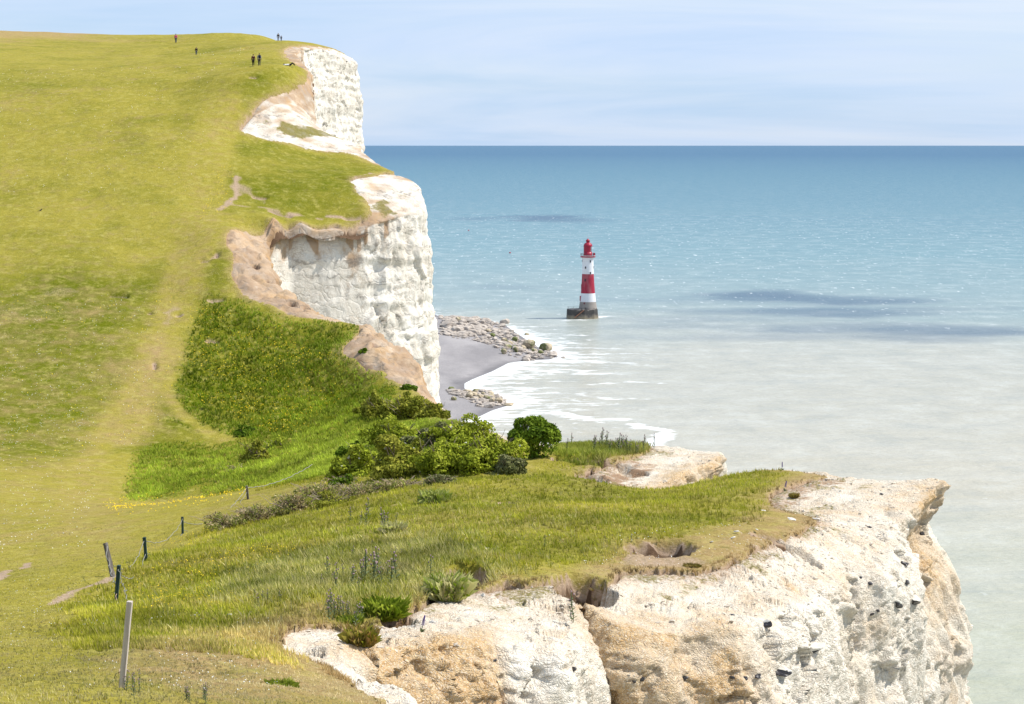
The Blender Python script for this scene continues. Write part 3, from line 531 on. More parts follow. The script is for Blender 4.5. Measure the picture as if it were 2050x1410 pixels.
#print("T turf", _t.time()-_t0)
# ------------------------------------------------------------------ sea
def seaP(px, py): Y = H * F / (py - HY); return np.array([(px - CX) / F * Y, Y])
SHORE = np.array([seaP(*p) for p in [(885,636),(930,640),(975,642),(1010,650),(1035,668),(1062,685),(1085,700),(1118,714),(1100,720),(1062,722),(1020,726),(985,744),(945,760),(930,768),(930,778),(962,788),(1010,800),(1018,812),(985,822),(960,834),(900,850)]])
SHORE_P = np.concatenate([SHORE, [[-60, 640], [-300, 600], [-300, 1200], [-60, 1180]]])
def m_sea():
    m = M('sea_water', .22, .3); m.b.inputs['IOR'].default_value = 1.16; foam, dark_patch, far, _, _ = m.attr('sea')
    sx = m.n('ShaderNodeSeparateXYZ'); m.l(m.geo, sx.inputs[0])
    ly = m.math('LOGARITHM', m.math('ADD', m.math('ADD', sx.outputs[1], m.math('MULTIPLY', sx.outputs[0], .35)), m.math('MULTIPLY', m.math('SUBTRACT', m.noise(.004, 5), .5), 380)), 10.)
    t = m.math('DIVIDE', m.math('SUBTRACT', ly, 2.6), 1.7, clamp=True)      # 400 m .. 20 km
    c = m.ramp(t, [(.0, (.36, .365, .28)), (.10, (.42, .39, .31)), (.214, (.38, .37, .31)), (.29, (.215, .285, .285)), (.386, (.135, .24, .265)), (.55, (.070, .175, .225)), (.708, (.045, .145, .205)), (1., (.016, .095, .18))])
    streak = m.noise(.02, 6, .6, stretch=(.35, 1.6, 1))
    c = m.mix(m.ramp(streak, [(.4, 0.), (.72, .35)]), c, (.46, .44, .38)) if False else m.mix(m.math('MULTIPLY', m.ramp(streak, [(.42, 0.), (.7, 1.)]), m.ramp(t, [(.1, .35), (.3, .1), (.6, .05)])), c, (.50, .50, .46))
    rp = m.noise(.11, 5, .7, stretch=(.5, .35, 1)); c = m.mix(m.ramp(rp, [(.35, .28), (.5, 0.)]), c, m.mix(.5, c, (.05, .12, .15))); c = m.mix(m.ramp(rp, [(.52, 0.), (.68, .22)]), c, (.62, .64, .60))
    c = m.mix(m.math('MULTIPLY', dark_patch, .85), c, (.04, .085, .14))
    # foam
    v = m.vor(.16, 'DISTANCE_TO_EDGE', stretch=(.6, 1., 1)); nf = m.noise(.09, 7, .65, stretch=(.6, 1.4, 1)); nf2 = m.noise(.5, 5, .7, stretch=(.5, 1.2, 1))
    fo = m.math('ADD', foam, m.math('MULTIPLY', m.math('SUBTRACT', m.math('ADD', m.math('MULTIPLY', nf, .6), m.math('MULTIPLY', nf2, .4)), .5), 3.6))
    fo = m.math('ADD', fo, m.math('MULTIPLY', m.math('SUBTRACT', .14, v), 1.5)); fo = m.ramp(fo, [(.45, 0.), (.80, .92)]); fo = m.math('MULTIPLY', fo, m.ramp(foam, [(.02, 0.), (.12, 1.)]))
    glint_caps = m.math('MULTIPLY', m.ramp(m.noise(.42, 3, .6, stretch=(.6, .14, 1)), [(.645, 0.), (.68, 1.)]), m.ramp(t, [(.22, .0), (.34, .8), (.6, .9), (.8, .0)]))  # white specks: whitecaps, and sun glitter put into the sea colour
    glint_caps2 = m.math('MULTIPLY', m.ramp(m.noise(.8, 3, .6, stretch=(.5, .3, 1)), [(.69, 0.), (.73, 1.)]), m.ramp(t, [(.0, .22), (.3, .6), (.5, .3)]))
    c = m.mix(m.math('MULTIPLY', m.math('MAXIMUM', glint_caps, glint_caps2), .75), c, (.80, .82, .80)); c = m.mix(fo, c, (.84, .84, .82))
    m.col(c)
    m.put(m.b.inputs['Roughness'], m.math('ADD', .20, m.math('MULTIPLY', t, .15)))
    h = m.math('ADD', m.noise(.10, 6, .65, stretch=(.4, 1.0, 1)), m.math('MULTIPLY', m.noise(.6, 4, .6, stretch=(.5, .9, 1)), .25))
    m.bump(h, 1.0, 2.0); return m.m
sxs = np.unique(np.concatenate([[-200000, -40000, -8000, -2000, -600], np.arange(-200, 160, 1.6), np.arange(160, 900, 8), [1200, 2000, 8000, 40000, 200000]]))
sys_ = np.unique(np.concatenate([[-20000, -2000, -300, 0, 300, 420], np.arange(470, 1150, 1.8), np.arange(1150, 1400, 6), np.arange(1400, 3500, 25), [5000, 9000, 20000, 60000, 150000, 400000]]))
SX, SY = np.meshgrid(sxs.astype(float), sys_.astype(float))
SP = np.stack([SX / 60, SY / 60, SX * 0], -1)
inw = (SX > -210) & (SX < 170) & (SY > 460) & (SY < 1160)
foam = np.zeros_like(SX); dsh = -sdpoly(SX[inw], SY[inw], SHORE_P)
foam[inw] = np.clip(np.exp(-np.clip(dsh, 0, 99) / 24.0) * 1.0, 0, 1) * .72 * ss(1090, 930, SY[inw]) + .6 * np.exp(-np.clip(dsh, 0, 99) / 6)
for pts, wd_, amt in [([(1115,826),(1150,836),(1200,842),(1240,840)], 3.2, .95), ([(1268,850),(1300,858),(1335,862),(1320,880),(1300,898)], 3.0, .95), ([(940,772),(1000,760),(1080,745),(1150,742),(1190,748)], 8, .62), ([(1040,725),(1120,722),(1180,724),(1260,728)], 5, .55),
                     ([(1080,680),(1120,678),(1150,672)], 6, .5), ([(1180,770),(1260,765),(1330,768)], 2.4, .5), ([(1000,835),(1040,828),(1080,815)], 8, .6), ([(1150,790),(1230,800),(1290,798)], 2.2, .5), ([(1125,642),(1165,640),(1200,636),(1215,633)], 3.5, .6)]:
    q = np.array([seaP(*p) for p in pts]); foam = np.maximum(foam, amt * ss(wd_ * 2, 0, dline(SX, SY, q) + fbm(SP * 3, 3) * wd_))
dark_patch = np.zeros_like(SX)  # ragged elliptical patches that darken the sea colour
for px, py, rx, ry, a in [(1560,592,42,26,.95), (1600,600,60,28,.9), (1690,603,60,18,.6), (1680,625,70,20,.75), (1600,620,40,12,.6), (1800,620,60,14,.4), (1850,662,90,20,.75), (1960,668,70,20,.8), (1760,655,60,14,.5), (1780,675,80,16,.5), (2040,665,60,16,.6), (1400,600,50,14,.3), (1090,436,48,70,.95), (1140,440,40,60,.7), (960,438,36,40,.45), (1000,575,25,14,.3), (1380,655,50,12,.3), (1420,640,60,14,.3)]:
    a0 = seaP(px, py); ry *= 1.45; q = np.hypot((SX - a0[0]) / rx, (SY - a0[1]) / ry) + fbm(SP / 1.2, 5) * 1.2; dark_patch = np.maximum(dark_patch, a * ss(1.7, .2, q))
sea = raw_mesh('sea', np.stack([SX, SY, SX * 0], -1), grid_faces(*SX.shape), m_sea(), attrs={'sea': np.stack([np.clip(foam, 0, 1), dark_patch, SX * 0], -1)})
tag(sea, kind='structure')
# shingle beach
bx, by = np.meshgrid(np.arange(-110, 35, 1.3), np.arange(640, 1110, 1.6)); db = sdpoly(bx, by, SHORE_P)
bz = np.clip(db * .10, -3, 4.5) + fbm(np.stack([bx / 9, by / 9, bx * 0], -1), 3) * .35 * ss(0, 6, db)
mb = M('shingle', .9, .2); bn = mb.noise(.05, 5, .6, stretch=(1, .4, 1)); bf = mb.noise(1.6, 4, .8)
mb.col(mb.mix(mb.ramp(bn, [(.35, 0.), (.65, 1.)]), mb.mix(bf, (.14, .13, .13), (.31, .29, .29)), mb.mix(bf, (.22, .205, .20), (.42, .39, .385)))); mb.bump(bf, .6, .3); _sz = mb.n('ShaderNodeSeparateXYZ'); mb.l(mb.geo, _sz.inputs[0]); _c = mb.b.inputs['Base Color'].links[0].from_socket; mb.col(mb.mix(mb.ramp(mb.math('ADD', _sz.outputs[2], mb.math('MULTIPLY', bn, .8)), [(.55, .55), (1., 0.)]), _c, (.10, .095, .10)))
tag(raw_mesh('beach', np.stack([bx, by, bz], -1), grid_faces(*bx.shape, keep=db > -8), mb.m), kind='structure')
#print("T sea", _t.time()-_t0)
#@@PART2
# ------------------------------------------------------------------ boulders and rubble below the cliff
def m_rock(name, a, b, weed=0):
    m = M(name, .9, .15); f = m.noise(.5, 6, .65); c = m.mix(m.ramp(f, [(.3, 0.), (.7, 1.)]), a, b)
    if weed: c = m.mix(m.ramp(m.noise(.12, 4), [(.48, 0.), (.56, .85)]), c, (.10, .13, .03))
    m.col(c); m.bump(f, .6, .4); return m.m
ROCK_A = m_rock('pale_rock', (.26, .22, .19), (.56, .49, .42)); ROCK_B = m_rock('weedy_rock', (.26, .21, .14), (.60, .50, .36), 1)
def rock_bm(seed, sub=2):
    b = bmesh.new(); bmesh.ops.create_icosphere(b, subdivisions=sub, radius=1); r = np.random.default_rng(seed)
    pl = [(Vector(r.normal(size=3)).normalized(), r.uniform(.5, .8)) for _ in range(9)]
    for v in b.verts:
        for n_, d_ in pl:
            k = v.co.dot(n_)
            if k > d_: v.co -= n_ * (k - d_)
    return b
ROCKS = []
for k in range(7):
    b = rock_bm(k); me = bpy.data.meshes.new('boulder'); b.to_mesh(me); b.free(); me.materials.append(ROCK_B if k % 2 else ROCK_A); ROCKS.append(me)
def bz_at(x, y): d = float(sdpoly(np.array([x]), np.array([y]), SHORE_P)[0]); return min(4.5, max(-1., d * .10))
rr = np.random.default_rng(5)
BIG = [(1008,648,19,11,'dark brown boulder standing alone at the far tip of the upper rocks'), (1060,701,26,17,'long pale slab of rock among the boulders at the spit end'), (1092,702,21,17,'blocky greenish boulder near the seaward end of the rock spit'), (1105,714,18,10,'low tan boulder at the seaward end of the spit'), (1126,717,9,5,'smallest dark rock just off the seaward end of the spit'),
       (963,656,13,12,'upright grey boulder behind the weedy rocks of the spit'), (1056,671,9,6,'dark rock in the white water off the upper beach'), (1054,663,8,4,'flat dark rock awash beyond the upper beach'), (1110,705,6,5,'small rock behind the blocky greenish boulder'),
       (998,810,16,11,'pale square boulder at the seaward side of the lower rock pile'), (1018,812,19,6,'flat pale rock at the outer end of the lower rock pile'), (909,811,10,8,'rounded dark weedy boulder alone on the grey shingle'), (975,817,24,9,'low brown boulders block on the near side of the lower pile'), (978,789,18,10,'tan boulder on top of the lower rock pile'),
       (1013,840,16,5,'lone brown rock awash in the surf below the bushes'), (1062,815,18,4,'flat rock just showing in foam off the lower pile'), (1153,748,8,3,'small dark rock showing in open water off the beach')]
def boulder(px, py, wpx, hpx, lab, grp=None):
    p = seaP(px, py); sc_ = p[1] / F; o = bpy.data.objects.new('boulder', ROCKS[int(rr.integers(7))]); C.objects.link(o)
    z = bz_at(p[0], p[1]); wpx *= 1.2; hpx *= 1.25; a = wpx * sc_ / 2 * 1.15; hh = max(hpx * sc_ * .62, .5)
    o.location = (p[0], p[1], z + hh * .45); o.scale = (a, a * rr.uniform(.7, 1.1), hh); o.rotation_euler = (rr.uniform(-.15, .15), rr.uniform(-.2, .2), rr.uniform(-.5, .5)); tag(o, lab, 'boulder', grp)
for q in BIG: boulder(*q)
G1 = [(990,690),(975,672),(1000,697),(1012,690),(1024,697),(1030,706),(1040,698),(985,681),(968,664),(950,655),(1018,705),(1048,706),(1036,715),(1070,708),(1082,712),(1020,683),(1008,676),(993,668),(1046,690),(940,650),(930,658),(948,668),(960,678),(974,686),(918,652),(905,660),(1058,716),(1010,715),(995,706),(1030,688)]
G2 = [(925,798),(935,790),(945,800),(952,792),(962,802),(968,794),(950,808),(965,811),(985,800),(988,808),(940,806),(975,803),(993,797),(918,792),(905,790),(958,786),(1000,800),(982,793)]
for px, py in G1: boulder(px + rr.uniform(-3, 3), py + rr.uniform(-2, 2), rr.uniform(9, 17), rr.uniform(6, 11), 'tumbled tan boulder in the upper rock spit between grey beach and lighthouse', 'boulders of the upper rock spit')
for px, py in G2: boulder(px, py, rr.uniform(10, 17), rr.uniform(7, 12), 'tumbled tan boulder in the lower rock pile on the small grey beach', 'boulders of the lower rock pile')
Vs, Fs, off = [], [], 0
for reg, cnt, sz in [([(880,636),(1000,648),(1050,680),(1120,718),(1060,724),(1010,718),(975,700),(930,694),(880,692)], 900, 1.1), ([(895,786),(960,784),(1010,800),(1015,812),(960,820),(925,806),(900,800)], 420, .9), ([(890,636),(960,640),(970,680),(890,690)], 900, 1.5)]:
    P_ = np.array([seaP(*q) for q in reg]); lo, hi = P_.min(0), P_.max(0); n_ = 0
    while n_ < cnt:
        q = lo + rr.random((cnt, 2)) * (hi - lo); q = q[sdpoly(q[:, 0], q[:, 1], P_) > 0]
        for x, y in q[:cnt - n_]:
            me = ROCKS[int(rr.integers(7))]; v = np.empty(len(me.vertices) * 3, np.float32); me.vertices.foreach_get('co', v); v = v.reshape(-1, 3)
            s_ = sz * rr.lognormal(0, .45) * .8; a = rr.uniform(0, 6.28); ca, sa = math.cos(a), math.sin(a)
            v = (v @ np.array([[ca, sa, 0], [-sa, ca, 0], [0, 0, 1]])) * (s_, s_ * .8, s_ * .6) + (x, y, bz_at(x, y) + s_ * .2)
            f = np.array([tuple(p.vertices) for p in me.polygons]) if off == 0 or id(me) not in _fc else _fc[id(me)]
            if off == 0: _fc = {}
            _fc[id(me)] = f; Vs.append(v); Fs.append(f + off); off += len(v)
        n_ += len(q)
tag(raw_mesh('rubble', np.concatenate(Vs), np.concatenate(Fs), ROCK_A, smooth=False), 'fallen chalk rubble spread behind the grey beach', kind='stuff')

# ------------------------------------------------------------------ lighthouse
def lathe(prof, seg=40, x0=0, y0=0):
    prof = np.array(prof, float); a = np.linspace(0, 2 * math.pi, seg, endpoint=False)
    V = np.stack([x0 + prof[:, 1][:, None] * np.cos(a), y0 + prof[:, 1][:, None] * np.sin(a), prof[:, 0][:, None] + 0 * a], -1).reshape(-1, 3); i = np.arange(len(prof) * seg).reshape(-1, seg); j = np.roll(i, -1, 1)
    return V, np.stack([i[:-1], j[:-1], j[1:], i[1:]], -1).reshape(-1, 4)
class MB:
    def __init__(s): s.b = bmesh.new()
    def box(s, c, d, rz=0, rot=None):
        m_ = Matrix.Translation(c) @ (rot or Matrix.Rotation(rz, 4, 'Z')) @ Matrix.Diagonal((*d, 1)); bmesh.ops.create_cube(s.b, size=1, matrix=m_); return s
    def tube(s, a, b, r, r2=None, n=6):
        a, b = Vector(a), Vector(b); d = b - a; m_ = Matrix.Translation((a + b) / 2) @ d.to_track_quat('Z', 'Y').to_matrix().to_4x4()
        bmesh.ops.create_cone(s.b, cap_ends=True, segments=n, radius1=r, radius2=r if r2 is None else r2, depth=d.length, matrix=m_); return s
    def path(s, P, r, n=5):
        for i in range(len(P) - 1): s.tube(P[i], P[i + 1], r, n=n)
        return s
    def ball(s, c, r, sc_=(1, 1, 1), sub=2):
        bmesh.ops.create_icosphere(s.b, subdivisions=sub, radius=r, matrix=Matrix.Translation(c) @ Matrix.Diagonal((*sc_, 1))); return s
    def lathe(s, prof, seg=40, c=(0, 0, 0)):
        V, f = lathe(prof, seg); vs = [s.b.verts.new(Vector(v) + Vector(c)) for v in V]
        for q in f:
            try: s.b.faces.new([vs[k] for k in q])
            except ValueError: pass
        return s
    def build(s, name, mat, parent=None, smooth=False, loc=None):
        me = bpy.data.meshes.new(name); s.b.normal_update(); s.b.to_mesh(me); s.b.free(); me.materials.append(mat)
        if smooth: me.polygons.foreach_set('use_smooth', [True] * len(me.polygons))
        o = bpy.data.objects.new(name, me); C.objects.link(o); o.parent = parent
        if loc: o.location = loc
        return o
lp = seaP(1177, 637); LX, LY = lp
lh = empty('lighthouse', (LX, LY, 0), 'red and white banded lighthouse standing in the shallow sea off the cliffs', 'lighthouse')
def rad(z): return float(np.interp(z, [0, 1.5, 3.5, 6, 9, 13.5, 19, 24, 32.4], [5.85, 5.6, 5.25, 4.8, 4.4, 3.9, 3.45, 3.22, 3.05]))
def m_tower():
    m = M('tower_paint', .5, .3); tcn = m.n('ShaderNodeTexCoord').outputs['Object']; sx = m.n('ShaderNodeSeparateXYZ'); m.l(tcn, sx.inputs[0])
    c = m.ramp(m.math('DIVIDE', sx.outputs[2], 40.), [(0., (.70, .71, .73)), (13.5 / 40, (.33, .018, .042)), (24 / 40, (.74, .75, .77))], 'CONSTANT')
    c = m.mix(m.ramp(m.noise(.35, 4, .6, tcn, (1, 1, .25)), [(.45, 0.), (.75, .3)]), c, (.45, .38, .36)); m.col(c); return m.m
def m_granite():
    m = M('granite', .85, .2); tcn = m.n('ShaderNodeTexCoord').outputs['Object']; sx = m.n('ShaderNodeSeparateXYZ'); m.l(tcn, sx.inputs[0])
    n_ = m.noise(.6, 5, .6, tcn); c = m.mix(n_, (.24, .21, .19), (.40, .36, .32))
    br = m.math('PINGPONG', sx.outputs[2], .35); c = m.mix(m.ramp(br, [(0., .6), (.12, 0.)]), c, (.14, .12, .11))
    t_ = m.math('ADD', m.math('DIVIDE', sx.outputs[2], 10.), m.math('MULTIPLY', m.math('SUBTRACT', m.noise(.5, 5, .6, tcn), .5), .55))
    c = m.mix(m.ramp(t_, [(.0, .25), (.14, .55), (.26, .92), (.48, .85), (.56, 0.)]), c, (.045, .043, .042)); c = m.mix(m.ramp(t_, [(.05, .6), (.22, 0.)]), c, (.30, .24, .14))
    m.col(c); m.bump(n_, .4, .1); return m.m
RED = m_plain('red_paint', (.33, .018, .042), .4, .12, .8); WHITEP = m_plain('white_paint', (.72, .72, .74), .5, .06, .8); DARKW = m_plain('window_dark', (.03, .035, .05), .2, .1, 3); GRAN = m_granite(); IRON = m_plain('iron', (.06, .055, .055), .6, .2, 4)
zs = [9, 11, 13.5, 16, 19, 21.5, 24, 27, 30, 32.4]
tw = MB().lathe([(z, rad(z)) for z in zs] + [(32.7, 3.25), (33.0, 3.6)], 48).build('tower', m_tower(), lh, True)
MB().lathe([(-3, 6.3)] + [(z, rad(z)) for z in (0, 1.5, 3.5, 6, 8.996)], 48).build('granite_base', GRAN, lh, True)
for ang, z, w_, h_ in [(-68,31.0,.72,1.25),(-115,27.6,.72,1.2),(-68,24.7,.72,1.1),(-166,31.1,.7,1.1),(-14,27.8,.7,1.2),(-117,20.8,.8,1.3),(-172,17.2,.7,2.2),(-118,8.3,.45,.6)]:
    a = R(ang); r_ = rad(z); wf = MB().box((math.cos(a) * (r_ - .02), math.sin(a) * (r_ - .02), z), (.34, w_ + .24, h_ + .24), a).build('window', WHITEP if z > 24 else RED, tw if z > 9 else lh)
    MB().box((math.cos(a) * (r_ + .14), math.sin(a) * (r_ + .14), z), (.08, w_, h_), a).build('pane', DARKW, wf)
a = R(-168); d_ = MB().box((math.cos(a) * (4.25), math.sin(a) * 4.25, 10.7), (.5, 1.1, 2.8), a).build('door', RED, lh)
ga = MB().lathe([(33.0, 3.2), (33.05, 4.05), (33.75, 4.12), (33.8, 3.0)], 48).build('gallery', RED, lh, False)
MB().lathe([(33.82, 3.0), (33.83, 4.1), (33.98, 4.1), (33.99, 3.0)], 48).build('gallery_deck', WHITEP, lh)
rl = MB()
for k in range(28): a = k * 2 * math.pi / 28; rl.tube((4 * math.cos(a), 4 * math.sin(a), 33.98), (4 * math.cos(a), 4 * math.sin(a), 35.2), .035)
for z in (34.4, 34.8, 35.2): rl.path([(4 * math.cos(k * .1963), 4 * math.sin(k * .1963), z) for k in range(33)], .03)
rl.build('railing', IRON, ga)
MB().lathe([(33.99, 2.35), (36.0, 2.35), (36.01, 2.2)], 40).build('lantern_wall', RED, lh, True)
m = M('lantern_glass', .12, .6); m.col((.12, .16, .18)); gl = MB().lathe([(36.0, 2.1), (39.0, 2.1)], 40).build('lantern_glazing', m.m, lh, True)
bars = MB()
for k in range(14):
    a0 = k * 2 * math.pi / 14
    for s_ in (-1, 1): bars.path([(2.2 * math.cos(a0 + s_ * t * .45), 2.2 * math.sin(a0 + s_ * t * .45), 36 + 3 * t) for t in (0, .25, .5, .75, 1)], .055, 4)
bars.build('glazing_bars', WHITEP, gl)
b = MB(); 
for k in range(20):
    a = R(110 + k * 200 / 20); b.box((2.22 * math.cos(a), 2.22 * math.sin(a), 37.5), (.12, .8, 3.0), a)
b.build('blank_panels', RED, lh)
MB().lathe([(39.0, 2.42), (39.3, 2.42), (39.9, 2.25), (40.5, 1.85), (41.0, 1.25), (41.25, .75)], 40).build('dome', RED, lh, True)
cwl = MB().lathe([(41.2, .75), (41.5, .8), (41.6, 1.12), (42.2, 1.1), (42.7, .75), (43.0, .2), (43.6, .04), (45.0, .03)], 24).build('ventilator', RED, lh, True)
MB().box((3.2, -2.6, 34.9), (.9, .5, 1.5), R(-40)).build('gallery_locker', RED, lh)
# landing platform with its stair
b = MB(); b2 = b.b
out = [(-11.4, 1.5), (-11.2, -4.2), (-9.0, -6.6), (-2.0, -7.6), (3.2, -5.2), (5.2, -2.5), (3, 2.5), (-3, 4.6), (-8, 4.4)]
vs0 = [b2.verts.new((x * 1.04, y * 1.04, -3)) for x, y in out]; vs1 = [b2.verts.new((x, y, 5.0)) for x, y in out]
for k in range(len(out)): q = (k + 1) % len(out); b2.faces.new([vs0[k], vs0[q], vs1[q], vs1[k]])
b2.faces.new(vs1)
pf = b.build('landing_platform', GRAN, lh)
b = MB()
for k in range(12): b.box((-7.3 + k * .42, -7.25 - k * .06 , 1.0 + k * .34), (.5, 1.0, .34))
b.build('stair', m_plain('rusty_stair', (.42, .20, .12), .8, .3, 1.2), pf)
b = MB()
for x, y in out[:4] + out[7:]: b.tube((x * .96, y * .96, 5), (x * .96, y * .96, 6.1), .05)
b.path([(x * .96, y * .96, 6.1) for x, y in (out[7:] + out[:4])], .04)
b.build('railing', IRON, pf)

# ------------------------------------------------------------------ buoys, bird
for px, py, lab in [(938, 460, 'red and white marker buoy floating left of the lighthouse, nearer the cliff'), (1021, 505, 'red and white marker buoy floating just left of the lighthouse lantern')]:
    p = seaP(px, py + 2); e = empty('buoy', (p[0], p[1], 0), lab, 'buoy'); MB().lathe([(-.4, .1), (-.3, .9), (.5, .9), (.9, .3)], 16).build('float', RED, e, True)
    MB().tube((0, 0, .8), (0, 0, 2.2), .1).box((.2, 0, 1.9), (.6, .06, .5)).build('mast', WHITEP, e)
BLK = m_plain('black_feather', (.012, .012, .014), .6, .2, 20)
bp = P3(82, 421, 120)
b = MB(); b2 = b.b
for s_ in (-1, 1):     # long swept wings, forked tail
    pts = [(0, .035, 0), (s_ * .05, .045, .01), (s_ * .12, .02, .035), (s_ * .20, -.06, .05), (s_ * .24, -.13, .04), (s_ * .17, -.06, .045), (s_ * .10, -.035, .03), (s_ * .04, -.03, .005), (0, -.03, 0)]
    u_ = [b2.verts.new(Vector(p) + Vector((0, 0, .006))) for p in pts]; l_ = [b2.verts.new(Vector(p) - Vector((0, 0, .004))) for p in pts]
    b2.faces.new(u_); b2.faces.new(l_[::-1])
    for k in range(len(pts) - 1): b2.faces.new([u_[k], l_[k], l_[k + 1], u_[k + 1]])
    b.tube((s_ * .008, -.06, 0), (s_ * .035, -.16, 0), .013, .003)
b.ball((0, 0, 0), .034, (.8, 2.6, .75)); b.ball((0, .09, .006), .022); b.tube((0, .105, .004), (0, .122, .002), .006, .001)
o = b.build('bird', BLK, None, loc=bp); o.rotation_euler = (R(35), R(-15), R(-55)); o.scale = (1, 1, 1); tag(o, 'small black bird flying low over the grass slope', 'bird')

# ------------------------------------------------------------------ people
def skin(name, pts, edges, radii, mat, parent, sub=2, root=0):
    me = bpy.data.meshes.new(name); me.from_pydata([tuple(p) for p in pts], edges, []); o = bpy.data.objects.new(name, me); C.objects.link(o)
    mo = o.modifiers.new('skin', 'SKIN'); mo.use_smooth_shade = True
    for i, r_ in enumerate(radii): me.skin_vertices[0].data[i].radius = (r_ if isinstance(r_, tuple) else (r_, r_))
    me.skin_vertices[0].data[root].use_root = True
    sb = o.modifiers.new('sub', 'SUBSURF'); sb.levels = sub; sb.render_levels = sub
    ev = o.evaluated_get(bpy.context.evaluated_depsgraph_get()); nm = bpy.data.meshes.new_from_object(ev); o.modifiers.clear(); o.data = nm; nm.materials.clear(); nm.materials.append(mat); o.parent = parent
    nm.name = name; return o
SKIN = m_plain('skin', (.45, .27, .19), .6, .1, 10)
def person(px, py, y0, lab, top, legs, hair, hpx=None, stride=.12, rz=0, lying=False, skirt=None, hood=False, grp=None):
    g = on(px, py, y0); h = (hpx * g[1] / F) if hpx else 1.7
    e = empty('person', (g[0], g[1], g[2] + .22 + (0 if not lying else .1)), lab, 'person', grp, rz); e.scale = (h, h, h)
    J = {'pel': (0, 0, .53), 'wst': (0, 0, .62), 'cst': (0, .005, .74), 'nk': (0, .0, .835), 'hd': (0, .01, .885), 'ht': (0, .01, .965),
         'ls': (-.105, 0, .805), 'le': (-.135, -.015, .635), 'lw': (-.14, .04, .50), 'rs': (.105, 0, .805), 're': (.135, -.015, .635), 'rw': (.14, .04, .50),
         'lh': (-.05, 0, .50), 'lk': (-.055, stride * .55, .285), 'la': (-.055, stride, .045), 'lt': (-.06, stride + .085, .018),
         'rh': (.05, 0, .50), 'rk': (.055, -stride * .15, .28), 'ra': (.055, -stride * .9, .05), 'rt': (.06, -stride * .9 + .085, .02)}
    if lying:
        J = {'pel': (.12, 0, .07), 'wst': (.02, 0, .075), 'cst': (-.10, 0, .085), 'nk': (-.20, 0, .10), 'hd': (-.25, 0, .115), 'ht': (-.33, 0, .12), 'ls': (-.17, .10, .08), 'le': (-.02, .15, .04), 'lw': (.06, .08, .12), 'rs': (-.17, -.10, .08), 're': (-.28, -.17, .05), 'rw': (-.38, -.08, .06),
             'lh': (.15, .05, .07), 'lk': (.32, .06, .24), 'la': (.44, .06, .05), 'lt': (.50, .07, .03), 'rh': (.15, -.05, .07), 'rk': (.35, -.06, .20), 'ra': (.50, -.06, .04), 'rt': (.57, -.07, .05)}
    names = list(J); ix = {k: i for i, k in enumerate(names)}; P_ = [J[k] for k in names]
    E_ = [('pel','wst'),('wst','cst'),('cst','nk'),('nk','hd'),('hd','ht'),('cst','ls'),('ls','le'),('le','lw'),('cst','rs'),('rs','re'),('re','rw'),('pel','lh'),('lh','lk'),('lk','la'),('la','lt'),('pel','rh'),('rh','rk'),('rk','ra'),('ra','rt')]
    rd = {'pel': .062, 'wst': .055, 'cst': .068, 'nk': .03, 'hd': .045, 'ht': .040, 'ls': .034, 'le': .025, 'lw': .016, 'rs': .034, 're': .025, 'rw': .016, 'lh': .048, 'lk': .033, 'la': .022, 'lt': .018, 'rh': .048, 'rk': .033, 'ra': .022, 'rt': .018}
    ed = [(ix[a], ix[b_]) for a, b_ in E_]; ra = [rd[k] for k in names]
    for w_, el in (('lw', 'le'), ('rw', 're')):      # five fingers
        a = Vector(J[w_]); d = (a - Vector(J[el])).normalized(); side = d.cross(Vector((0, 1, 0) if not lying else (0, 0, 1))).normalized(); pi = len(P_); P_.append(a + d * .03); ed.append((ix[w_], pi)); ra.append(.014)
        for k, (sd_, ln) in enumerate([(-.016, .042), (-.006, .05), (.005, .047), (.015, .038)]): P_.append(a + d * (.03 + ln) + side * sd_); ed.append((pi, len(P_) - 1)); ra.append(.0048)
        P_.append(a + d * .035 - side * .032); ed.append((ix[w_], len(P_) - 1)); ra.append(.006)
    skin('body', P_, ed, ra, SKIN, e)
    def sub(keys, extra, mat, name, cut=None):
        kk = [k for k in names if k in keys]; pp = [Vector(J[k]) for k in kk]
        if cut:
            for k, (k2, t) in cut.items(): pp[kk.index(k)] = Vector(J[k2]).lerp(Vector(J[k]), t)
        skin(name, pp, [(kk.index(a), kk.index(b_)) for a, b_ in E_ if a in kk and b_ in kk], [rd[k] * 1.0 + extra for k in kk], mat, e)
    sub(('pel','wst','cst','ls','le','lw','rs','re','rw'), .012, top, 'jacket', {'lw': ('le', .92), 'rw': ('re', .92)})
    sub(('pel','lh','lk','la','rh','rk','ra'), .009, legs, 'trousers')
    H_ = MB(); hd = Vector(J['hd']).lerp(Vector(J['ht']), .62)
    H_.ball(hd + (Vector((0, -.012, .012)) if not lying else Vector((-.014, 0, -.004))), .05, (1.0, 1.05, 1.12)); 
    if hood: H_.ball(Vector(J['nk']) + Vector((0, -.015, .01)), .06, (1.1, .9, .8))
    H_.build('hood' if hood else 'hair', top if hood else hair, e, True)
    for s_ in (-1, 1):
        if not lying: MB().ball(Vector(J['hd']) + Vector((s_ * .016, .052, .035)), .006, sub=1).build('eye', BLK, e)
    if not lying: MB().ball(Vector(J['hd']) + Vector((0, .055, .022)), .009, (.7, 1, 1.2), 1).build('nose', SKIN, e)
    if skirt: b = MB(); b.tube((-.02, -.02, .32), (0, 0, .60), .095, .075, 10).build('tied_coat', skirt, e, True)
    return e, h
NAVY = m_plain('navy_cloth', (.015, .02, .045), .85, .3, 12); BLACKC = m_plain('black_cloth', (.012, .011, .012), .9, .3, 12); PINK = m_plain('pink_cloth', (.62, .06, .22), .8, .2, 12); JEAN = m_plain('blue_jean_cloth', (.035, .07, .14), .85, .3, 12)
